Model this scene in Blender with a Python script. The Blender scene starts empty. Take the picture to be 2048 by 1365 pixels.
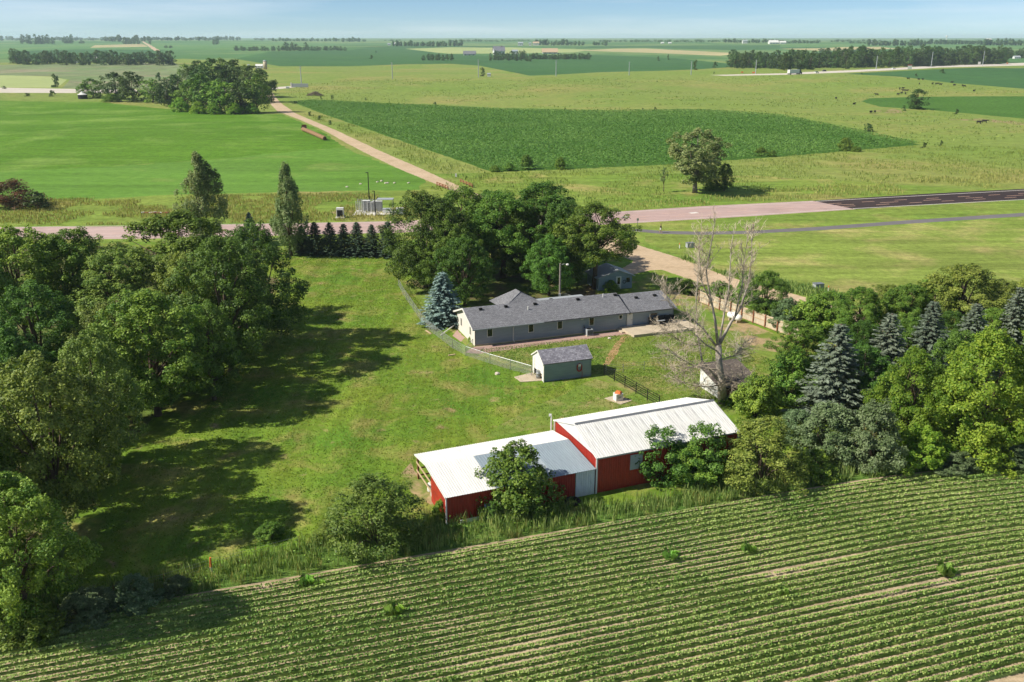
import bpy, bmesh, math, random
import numpy as np
from mathutils import Vector, Matrix
from mathutils.geometry import delaunay_2d_cdt

sc = bpy.context.scene
R = math.radians
random.seed(7)

# ---------------------------------------------------------------- camera, sky, sun, exposure
CAM_H, FPX, PITCH = 37.0, 1800.0, R(18.68)          # drone height, focal length for a 2048 px wide frame, tilt
cam_data = bpy.data.cameras.new('camera')
cam_data.sensor_width = 36.0
cam_data.lens = 36.0 * FPX / 2048.0
cam_data.clip_start, cam_data.clip_end = 0.5, 60000
cam = bpy.data.objects.new('camera', cam_data)
cam.location = (0, 0, CAM_H)
cam.rotation_euler = (R(90) - PITCH, 0, 0)
sc.collection.objects.link(cam)
sc.camera = cam

SUN_EL, SUN_DIR = R(41), R(11.5)                    # elevation; compass way the shadows point, from +X towards +Y
world = bpy.data.worlds.new('World')
sc.world = world
world.use_nodes = True
wn, wl = world.node_tree.nodes, world.node_tree.links
bg = wn['Background']
sky = wn.new('ShaderNodeTexSky')
sky.sky_type = 'NISHITA'
sky.sun_disc = False
sky.sun_elevation = SUN_EL
sky.sun_rotation = R(-101.5)
sky.altitude = 400
sky.air_density, sky.dust_density, sky.ozone_density = 0.6, 0.0, 4.0
wtc = wn.new('ShaderNodeTexCoord')                  # thin streaks of high cloud over the whole sky
wmp = wn.new('ShaderNodeMapping'); wmp.inputs['Scale'].default_value = (1.0, 1.6, 16.0)
wno = wn.new('ShaderNodeTexNoise'); wno.inputs['Scale'].default_value = 1.6; wno.inputs['Detail'].default_value = 7; wno.inputs['Roughness'].default_value = .6
wrp = wn.new('ShaderNodeMapRange'); wrp.inputs['From Min'].default_value = .45; wrp.inputs['From Max'].default_value = .75; wrp.inputs['To Max'].default_value = .5
wmx = wn.new('ShaderNodeMix'); wmx.data_type = 'RGBA'; wmx.inputs['B'].default_value = (10.0, 10.4, 10.6, 1)
wl.new(wtc.outputs['Generated'], wmp.inputs['Vector']); wl.new(wmp.outputs['Vector'], wno.inputs['Vector'])
wl.new(wno.outputs['Fac'], wrp.inputs['Value']); wl.new(wrp.outputs['Result'], wmx.inputs['Factor'])
wtn = wn.new('ShaderNodeMix'); wtn.data_type = 'RGBA'; wtn.blend_type = 'MULTIPLY'; wtn.inputs['Factor'].default_value = 1; wtn.inputs['B'].default_value = (.88, .98, 1.04, 1)
wl.new(sky.outputs['Color'], wtn.inputs['A']); wl.new(wtn.outputs['Result'], wmx.inputs['A']); wl.new(wmx.outputs['Result'], bg.inputs['Color'])
bg.inputs['Strength'].default_value = 0.076

sun_data = bpy.data.lights.new('sun', 'SUN')
sun_data.energy = 4.9
sun_data.angle = R(0.53)
sun_data.color = (1.0, 0.945, 0.84)
sun = bpy.data.objects.new('sun', sun_data)
sdir = Vector((math.cos(SUN_EL) * math.cos(SUN_DIR), math.cos(SUN_EL) * math.sin(SUN_DIR), -math.sin(SUN_EL)))
sun.rotation_euler = sdir.to_track_quat('-Z', 'Y').to_euler()
sc.collection.objects.link(sun)

vs = sc.view_settings
vs.view_transform = 'Standard'; vs.look = 'None'; vs.gamma = 1.0; vs.exposure = 0.45; vs.use_curve_mapping = False
cy = sc.cycles
cy.max_bounces = 6; cy.diffuse_bounces = 3; cy.glossy_bounces = 2; cy.transmission_bounces = 4; cy.volume_bounces = 1; cy.transparent_max_bounces = 8
cy.use_denoising = True
cy.denoising_prefilter = 'ACCURATE'
cy.use_adaptive_sampling = True
cy.adaptive_threshold = 0.02
cy.caustics_reflective = cy.caustics_refractive = False

# ---------------------------------------------------------------- terrain and the way from a photo point to the land
HILLS = [(150, 880, 420, 150, 4.5), (-330, 620, 220, 120, 2.0), (430, 1000, 260, 160, 4.0), (-150, 360, 130, 50, 1.2), (600, 620, 250, 130, 2.5), (-600, 1500, 500, 300, 5)]
def sst(a, b, x):
    t = np.clip((x - a) / (b - a), 0, 1); return t * t * (3 - 2 * t)
def tz(x, y):
    x = np.asarray(x, float); y = np.asarray(y, float)
    r = np.hypot(x, y)
    z = 15 * sst(1300, 4600, r)
    for cx, cy_, sx, sy, a in HILLS:
        z = z + a * np.exp(-((x - cx) / sx) ** 2 - ((y - cy_) / sy) ** 2) * sst(170, 330, r)
    w = sst(230, 700, r)
    z = z + w * (0.7 * np.sin(x / 61 + y / 97 + 1) + 0.6 * np.sin(y / 53 - x / 130) + 0.5 * np.sin(x / 37 + y / 160 + 2))
    z = z + sst(1500, 3500, r) * 2.2 * (np.sin(x / 340 + y / 700) + np.sin(y / 420 - x / 610 + 1))
    return z
CP, SP = math.cos(PITCH), math.sin(PITCH)
TSTEP = 18 * 1.012 ** np.arange(590)
def ray(x, y):
    u = (x - 1024) / FPX; v = (682.5 - y) / FPX
    return np.array([u, CP + v * SP, -SP + v * CP])
def G(x, y):
    d = ray(x, y)
    P = d[None] * TSTEP[:, None]
    hit = np.nonzero(P[:, 2] + CAM_H < tz(P[:, 0], P[:, 1]))[0]
    if len(hit) == 0: return Vector(P[-1] + [0, 0, CAM_H])
    i = max(hit[0], 1); a, b = TSTEP[i - 1], TSTEP[i]
    for _ in range(30):
        m = (a + b) / 2; q = d * m
        if q[2] + CAM_H < tz(q[0], q[1]): b = m
        else: a = m
    q = d * b
    return Vector((q[0], q[1], float(tz(q[0], q[1]))))
def top_of(P, x, yt):
    d = ray(x, yt); return CAM_H + P.y / d[1] * d[2] - P.z
def depth(P): return P.y * CP - (P.z - CAM_H) * SP
def px_m(P): return FPX / depth(P)

# ---------------------------------------------------------------- object helpers
COL = sc.collection
def tag(o, label=None, cat=None, group=None, kind=None):
    if label: o['label'] = label
    if cat: o['category'] = cat
    if group: o['group'] = group
    if kind: o['kind'] = kind
    return o
def link(name, data, parent=None, loc=None, rotz=0):
    o = bpy.data.objects.new(name, data); COL.objects.link(o)
    if parent: o.parent = parent
    if loc is not None: o.location = loc
    if rotz: o.rotation_euler = (0, 0, rotz)
    return o
def thing(name, label, cat, loc, rotz=0, group=None):
    o = link(name, None, None, loc, rotz); o.empty_display_size = .3
    return tag(o, label, cat, group)
def clone(root, loc, rotz=0, label=None, scale=None):
    r = root.copy(); COL.objects.link(r); r.location = loc; r.rotation_euler = (0, 0, rotz)
    if scale: r.scale = scale
    if label: r['label'] = label
    for ch in root.children:
        c = ch.copy(); COL.objects.link(c); c.parent = r
        for g in ch.children:
            d = g.copy(); COL.objects.link(d); d.parent = c
    return r

class MB:
    """collects shapes for ONE mesh"""
    def __init__(s): s.v = []; s.f = []
    def add(s, vs_, fs):
        n = len(s.v); s.v += [tuple(map(float, p)) for p in vs_]; s.f += [tuple(i + n for i in f) for f in fs]; return s
    def box(s, x0, x1, y0, y1, z0, z1):
        return s.add([(x0, y0, z0), (x1, y0, z0), (x1, y1, z0), (x0, y1, z0), (x0, y0, z1), (x1, y0, z1), (x1, y1, z1), (x0, y1, z1)],
                     [(3, 2, 1, 0), (4, 5, 6, 7), (0, 1, 5, 4), (1, 2, 6, 5), (2, 3, 7, 6), (3, 0, 4, 7)])
    def cbox(s, c, sx, sy, sz, rz=0):
        ca, sa = math.cos(rz), math.sin(rz)
        m = MB().box(-sx / 2, sx / 2, -sy / 2, sy / 2, 0, sz)
        return s.add([(c[0] + p[0] * ca - p[1] * sa, c[1] + p[0] * sa + p[1] * ca, c[2] + p[2]) for p in m.v], m.f)
    def tube(s, pts, rad, n=6, cap=True):
        pts = [Vector(p) for p in pts]
        if not hasattr(rad, '__len__'): rad = [rad] * len(pts)
        vs_, fs = [], []
        for i, p in enumerate(pts):
            t = (pts[min(i + 1, len(pts) - 1)] - pts[max(i - 1, 0)])
            t = t.normalized() if t.length > 1e-9 else Vector((0, 0, 1))
            a = t.orthogonal().normalized() if i == 0 else (a - t * a.dot(t)).normalized()
            b = t.cross(a)
            for k in range(n):
                q = 2 * math.pi * k / n
                vs_.append(p + (a * math.cos(q) + b * math.sin(q)) * rad[i])
        for i in range(len(pts) - 1):
            for k in range(n):
                k2 = (k + 1) % n
                fs.append((i * n + k, i * n + k2, (i + 1) * n + k2, (i + 1) * n + k))
        if cap:
            fs.append(tuple(range(n - 1, -1, -1))); fs.append(tuple((len(pts) - 1) * n + k for k in range(n)))
        return s.add(vs_, fs)
    def lathe(s, prof, n=16, c=(0, 0, 0)):
        vs_, fs = [], []
        for r, z in prof:
            for k in range(n):
                q = 2 * math.pi * k / n; vs_.append((c[0] + r * math.cos(q), c[1] + r * math.sin(q), c[2] + z))
        for i in range(len(prof) - 1):
            for k in range(n):
                k2 = (k + 1) % n; fs.append((i * n + k, i * n + k2, (i + 1) * n + k2, (i + 1) * n + k))
        fs.append(tuple(range(n - 1, -1, -1))); fs.append(tuple((len(prof) - 1) * n + k for k in range(n)))
        return s.add(vs_, fs)
    def prism(s, poly, x0, x1):
        """poly in (y,z), swept along x"""
        n = len(poly)
        return s.add([(x0, y, z) for y, z in poly] + [(x1, y, z) for y, z in poly],
                     [tuple(range(n - 1, -1, -1)), tuple(range(n, 2 * n))] + [(i, (i + 1) % n, n + (i + 1) % n, n + i) for i in range(n)])
    def slab(s, poly, z0, z1):
        """poly in (x,y), counter-clockwise"""
        n = len(poly)
        return s.add([(x, y, z0) for x, y in poly] + [(x, y, z1) for x, y in poly],
                     [tuple(range(n - 1, -1, -1)), tuple(range(n, 2 * n))] + [(i, (i + 1) % n, n + (i + 1) % n, n + i) for i in range(n)])
    def mesh(s, name, mat, smooth=False):
        me = bpy.data.meshes.new(name); me.from_pydata(s.v, [], s.f)
        bm = bmesh.new(); bm.from_mesh(me); bmesh.ops.recalc_face_normals(bm, faces=bm.faces); bm.to_mesh(me); bm.free()
        me.materials.append(mat)
        if smooth: me.polygons.foreach_set('use_smooth', [True] * len(me.polygons))
        return me
    def build(s, name, mat, parent=None, loc=None, rotz=0, smooth=False):
        return link(name, s.mesh(name, mat, smooth), parent, loc, rotz)

def np_mesh(name, V, F, mat, tint=None, smooth=False):
    """V (n,3), F (m,k) -> mesh, quickly"""
    me = bpy.data.meshes.new(name)
    k = F.shape[1]
    me.vertices.add(len(V)); me.vertices.foreach_set('co', np.ascontiguousarray(V, np.float32).ravel())
    me.loops.add(F.size); me.loops.foreach_set('vertex_index', np.ascontiguousarray(F, np.int32).ravel())
    me.polygons.add(len(F)); me.polygons.foreach_set('loop_start', np.arange(0, F.size, k, dtype=np.int32))
    me.polygons.foreach_set('loop_total', np.full(len(F), k, np.int32))
    if smooth: me.polygons.foreach_set('use_smooth', np.ones(len(F), bool))
    me.update(calc_edges=True)
    if tint is not None:
        a = me.attributes.new('tint', 'FLOAT', 'FACE'); a.data.foreach_set('value', np.ascontiguousarray(tint, np.float32))
    me.materials.append(mat)
    return me

# ---------------------------------------------------------------- materials
def S(h):
    h = h.lstrip('#'); c = [int(h[i:i + 2], 16) / 255 for i in (0, 2, 4)]
    return tuple(x / 12.92 if x <= .04045 else ((x + .055) / 1.055) ** 2.4 for x in c) + (1,)
def newmat(name):
    m = bpy.data.materials.new(name); m.use_nodes = True
    return m, m.node_tree.nodes, m.node_tree.links, m.node_tree.nodes['Principled BSDF']
def noise_node(n, l, scale, detail=3, rough=.55, vec=None, stretch=None, dist=0):
    t = n.new('ShaderNodeTexNoise'); t.inputs['Scale'].default_value = scale; t.inputs['Detail'].default_value = detail
    t.inputs['Roughness'].default_value = rough; t.inputs['Distortion'].default_value = dist
    if vec is None: vec = n.new('ShaderNodeTexCoord').outputs['Object']
    if stretch:
        mp = n.new('ShaderNodeMapping'); mp.inputs['Scale'].default_value = stretch[:3]
        if len(stretch) > 3: mp.inputs['Rotation'].default_value = (0, 0, stretch[3])
        l.new(vec, mp.inputs['Vector']); vec = mp.outputs['Vector']
    l.new(vec, t.inputs['Vector']); return t.outputs['Fac']
def remap(n, l, fac, a, b, lo=0., hi=1.):
    m = n.new('ShaderNodeMapRange'); m.inputs['From Min'].default_value = a; m.inputs['From Max'].default_value = b
    m.inputs['To Min'].default_value = lo; m.inputs['To Max'].default_value = hi
    l.new(fac, m.inputs['Value']); return m.outputs['Result']
def mix(n, l, fac, a, b, mode='MIX'):
    m = n.new('ShaderNodeMix'); m.data_type = 'RGBA'; m.blend_type = mode
    for k, v in (('Factor', fac), ('A', a), ('B', b)):
        if hasattr(v, 'links'): l.new(v, m.inputs[k])
        else: m.inputs[k].default_value = v
    return m.outputs['Result']
def pmat(name, col, rough=.8, var=.12, scale=3., bump=0., bscale=30., metal=0., spec=.3, stretch=None):
    """plain surface with a little wear"""
    m, n, l, b = newmat(name)
    c = col if len(col) == 4 else tuple(col) + (1,)
    lo = tuple(x * (1 - var) for x in c[:3]) + (1,); hi = tuple(min(1, x * (1 + var)) for x in c[:3]) + (1,)
    f1 = remap(n, l, noise_node(n, l, scale, 5, stretch=stretch), .3, .7)
    l.new(mix(n, l, f1, lo, hi), b.inputs['Base Color'])
    b.inputs['Roughness'].default_value = rough; b.inputs['Metallic'].default_value = metal
    b.inputs['Specular IOR Level'].default_value = spec
    if bump:
        bp = n.new('ShaderNodeBump'); bp.inputs['Strength'].default_value = bump; bp.inputs['Distance'].default_value = .02
        l.new(noise_node(n, l, bscale, 3), bp.inputs['Height']); l.new(bp.outputs['Normal'], b.inputs['Normal'])
    return m
def grass(name, a, b_, patch=None, pscale=.12, plo=.55, phi=.7, s1=.05, s2=.9, s3=7., fine=.35, bump=.5, bdist=.08, streak=None, streak_amt=.0, tufts=None, soil=None):
    """grass and crop cover: two greens in patches, a third colour in worn spots, fine speckle and relief"""
    m, n, l, bs = newmat(name)
    f = remap(n, l, noise_node(n, l, s1, 5, .6), .35, .65)
    c = mix(n, l, f, a, b_)
    f2 = remap(n, l, noise_node(n, l, s2, 4, .65), .3, .7, 1 - fine, 1 + fine)
    f3 = remap(n, l, noise_node(n, l, s3, 3, .7), .3, .7, 1 - fine * .8, 1 + fine * .8)
    mu = n.new('ShaderNodeMath'); mu.operation = 'MULTIPLY'; l.new(f2, mu.inputs[0]); l.new(f3, mu.inputs[1])
    if streak:
        f5 = remap(n, l, noise_node(n, l, 1., 4, .6, stretch=streak), .35, .65, 1 - streak_amt, 1 + streak_amt)
        mu2 = n.new('ShaderNodeMath'); mu2.operation = 'MULTIPLY'; l.new(mu.outputs[0], mu2.inputs[0]); l.new(f5, mu2.inputs[1]); mu = mu2
    if tufts:
        f6 = remap(n, l, noise_node(n, l, tufts[0], 3, .6), tufts[1], tufts[2]); c = mix(n, l, f6, c, tufts[3])
    if patch:
        f4 = remap(n, l, noise_node(n, l, pscale, 6, .62, dist=.4), plo, phi); c = mix(n, l, f4, c, patch)
    if soil:
        f7 = remap(n, l, noise_node(n, l, soil[0], 5, .6, dist=.3), soil[1], soil[2]); c = mix(n, l, f7, c, soil[3])
    cb = n.new('ShaderNodeCombineColor')
    for i in range(3): l.new(mu.outputs[0], cb.inputs[i])
    l.new(mix(n, l, 1., c, cb.outputs[0], 'MULTIPLY'), bs.inputs['Base Color'])
    bs.inputs['Roughness'].default_value = .9; bs.inputs['Specular IOR Level'].default_value = .08
    bp = n.new('ShaderNodeBump'); bp.inputs['Strength'].default_value = bump; bp.inputs['Distance'].default_value = bdist
    l.new(mu.outputs[0], bp.inputs['Height']); l.new(bp.outputs['Normal'], bs.inputs['Normal'])
    return m
def leafmat(name, a, b_, trans=.22, obj_var=.25, third=None, rough=.55):
    m, n, l, bs = newmat(name)
    at = n.new('ShaderNodeAttribute'); at.attribute_name = 'tint'
    c = mix(n, l, at.outputs['Fac'], a, b_)
    if third:
        oi2 = n.new('ShaderNodeObjectInfo'); c = mix(n, l, remap(n, l, oi2.outputs['Random'], .35, 1, 0, .8), c, third)
    oi = n.new('ShaderNodeObjectInfo')
    hs = n.new('ShaderNodeHueSaturation'); l.new(c, hs.inputs['Color'])
    l.new(remap(n, l, oi.outputs['Random'], 0, 1, 1 - obj_var, 1 + obj_var), hs.inputs['Value'])
    mh = n.new('ShaderNodeMath'); mh.operation = 'FRACT'; mm = n.new('ShaderNodeMath'); mm.operation = 'MULTIPLY'; mm.inputs[1].default_value = 7.13
    l.new(oi.outputs['Random'], mm.inputs[0]); l.new(mm.outputs[0], mh.inputs[0])
    l.new(remap(n, l, mh.outputs[0], 0, 1, .5 - .018, .5 + .018), hs.inputs['Hue'])
    l.new(hs.outputs['Color'], bs.inputs['Base Color'])
    bs.inputs['Roughness'].default_value = rough; bs.inputs['Specular IOR Level'].default_value = .25
    tr = n.new('ShaderNodeBsdfTranslucent'); l.new(mix(n, l, 1., hs.outputs['Color'], (1.15, 1.2, .55, 1), 'MULTIPLY'), tr.inputs['Color'])
    ms = n.new('ShaderNodeMixShader'); ms.inputs[0].default_value = trans
    l.new(bs.outputs[0], ms.inputs[1]); l.new(tr.outputs[0], ms.inputs[2])
    l.new(ms.outputs[0], n['Material Output'].inputs['Surface'])
    return m
# ---------------------------------------------------------------- the land: one sheet cut into fields, lawns and roads
M = {}
M['pasture'] = grass('pasture_grass', S('808c46'), S('74893c'), S('978c54'), pscale=.012, plo=.5, phi=.75, s1=.01, s2=.25, s3=1.2, fine=.22, bump=.6, bdist=.3, tufts=(.35, .62, .72, S('5f7430')))
M['verge'] = grass('verge_grass', S('6a8634'), S('7e8c3e'), S('9c9258'), pscale=.05, plo=.52, phi=.68, s1=.03, s2=.5, s3=3, fine=.28, bump=.6, bdist=.2, streak=(.02, .25, 1, .05), streak_amt=.18)
M['lawn'] = grass('lawn_grass', S('5a7c28'), S('72842e'), S('8e884c'), pscale=.2, plo=.5, phi=.68, s1=.09, s2=1.1, s3=7, fine=.26, bump=.5, bdist=.05, streak=(.75, .03, 1), streak_amt=.2, soil=(.35, .62, .74, S('9c8862')))
M['yard'] = grass('yard_grass', S('668032'), S('76863a'), S('968a5a'), pscale=.22, plo=.5, phi=.68, s1=.12, s2=1.2, s3=7, fine=.24, bump=.5, bdist=.05, soil=(.4, .6, .72, S('a28a66')))
M['worn'] = grass('worn_ground', S('a08a68'), S('a68f6c'), S('6c7c36'), pscale=.3, plo=.42, phi=.55, s1=.2, s2=1.2, s3=6, fine=.18, bump=.4, bdist=.05)
M['grove_floor'] = grass('grove_floor', S('5c7030'), S('57602f'), S('6a5a44'), pscale=.2, plo=.45, phi=.65, s1=.1, s2=1, s3=6, fine=.3, bump=.5)
M['mown'] = grass('mown_hay', S('76883a'), S('7f8c42'), S('a0985e'), pscale=.06, plo=.48, phi=.66, s1=.03, s2=.8, s3=3.5, fine=.28, bump=.5, bdist=.12, streak=(.025, .3, 1, .12), streak_amt=.22)
M['bright_crop'] = grass('bright_crop', S('50761e'), S('5c8026'), S('74903e'), pscale=.03, plo=.5, phi=.7, s1=.02, s2=.5, s3=2, fine=.2, streak=(.012, .2, 1, .03), streak_amt=.12, bump=.6, bdist=.2)
M['light_crop'] = grass('light_crop', S('628636'), S('5c822c'), S('7f9048'), pscale=.03, plo=.55, phi=.75, s1=.02, s2=.4, s3=2, fine=.18, bump=.6, bdist=.2, streak=(.01, .12, 1, .05), streak_amt=.14)
M['corn_base'] = grass('corn_ground', S('4e742c'), S('587e34'), None, s1=.02, s2=.6, s3=2.5, fine=.35, bump=.9, bdist=.5)
M['far_dark'] = grass('far_corn', S('3e6236'), S('466a3a'), None, s1=.006, s2=.08, s3=.5, fine=.14, bump=.5, bdist=.5)
M['far_mid'] = grass('far_beans', S('557a44'), S('5f8449'), S('74884f'), pscale=.004, plo=.5, phi=.7, s1=.004, s2=.05, s3=.4, fine=.1, bump=.4, bdist=.4)
M['far_pale'] = grass('far_grain', S('97a468'), S('a3ab70'), None, s1=.006, s2=.06, s3=.5, fine=.08, bump=.3, bdist=.3)
M['far_tan'] = grass('far_stubble', S('a9a072'), S('b3a67a'), None, s1=.006, s2=.06, s3=.5, fine=.1, bump=.3, bdist=.3)
M['terrace'] = grass('terrace_crop', S('76805a'), S('6e8650'), S('8a8468'), pscale=.008, plo=.45, phi=.65, s1=.008, s2=.1, s3=.8, fine=.14, bump=.4, bdist=.3, streak=(.06, .012, 1, .5), streak_amt=.14)
M['far_ground'] = grass('far_ground', S('64804a'), S('768a52'), S('507440'), pscale=.0016, plo=.48, phi=.52, s1=.0012, s2=.03, s3=.3, fine=.1, bump=.3, bdist=.3)
M['gravel'] = grass('gravel', S('c2ab8e'), S('b9a284'), S('aa9476'), pscale=.3, plo=.5, phi=.7, s1=.1, s2=1.5, s3=14, fine=.1, bump=.4, bdist=.03, streak=(.6, .6, 1), streak_amt=.06)
M['path'] = grass('dirt_path', S('b08e68'), S('a8875f'), S('8a8048'), pscale=.8, plo=.55, phi=.75, s1=.4, s2=2, s3=12, fine=.14, bump=.4, bdist=.03)
M['redrock'] = grass('red_rock_bed', S('ab9084'), S('a3867a'), None, s1=.5, s2=4, s3=18, fine=.16, bump=.6, bdist=.03)
M['pink_road'] = grass('pink_asphalt', S('b0968e'), S('b8a098'), S('a08a84'), pscale=.1, plo=.5, phi=.75, s1=.02, s2=.4, s3=6, fine=.06, bump=.2, bdist=.01, streak=(.01, 1.1, 1, R(8)), streak_amt=.07)
M['black_road'] = grass('new_asphalt', S('3a3132'), S('443a38'), None, s1=.03, s2=.6, s3=8, fine=.1, bump=.2, bdist=.01, streak=(.01, .9, 1, R(8)), streak_amt=.18)
M['bike_path'] = grass('path_asphalt', S('6c6868'), S('747070'), None, s1=.05, s2=.6, s3=8, fine=.1, bump=.2, bdist=.01)
M['concrete_road'] = grass('concrete_road', S('c9c0b2'), S('c2b9aa'), None, s1=.01, s2=.1, s3=1, fine=.05, bump=.1, bdist=.01)
M['soil'] = grass('field_soil', S('b5a285'), S('aa9778'), S('958562'), pscale=.35, plo=.55, phi=.75, s1=.12, s2=1.6, s3=9, fine=.2, bump=.7, bdist=.06, streak=(.15, 2.4, 1, R(-17)), streak_amt=.12)
M['weeds_ground'] = grass('weedy_ground', S('5a7a34'), S('66803a'), S('857a48'), pscale=.4, plo=.55, phi=.72, s1=.2, s2=1.5, s3=6, fine=.3, bump=.8)
M['line_white'] = pmat('road_paint_white', S('d8d2c8'), .7, .1, 2)
M['line_pale'] = pmat('road_paint_worn', S('cfa891'), .7, .1, 2)

def row_curve():
    """first crop row: a gentle bend to the right, as the field edge bends"""
    pts = []; x, y = 0., 60.6; ds = .5
    for i in range(150):
        a = R(18 - 10 * float(sst(22, 50, x))); pts.append((x, y)); x += ds * math.cos(a); y += ds * math.sin(a)
    left = []; x, y = 0., 60.6
    for i in range(130):
        a = R(18); x -= ds * math.cos(a); y -= ds * math.sin(a); left.append((x, y))
    return np.array(left[::-1] + pts)
ROW0 = row_curve()
_e = np.array([(p[0] - .3, p[1] + .7) for p in ROW0[::8]])
FIELD_W = [tuple(p) for p in _e] + [(95, 70), (95, -60), (-95, -60), (-95, 32)]

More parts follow.
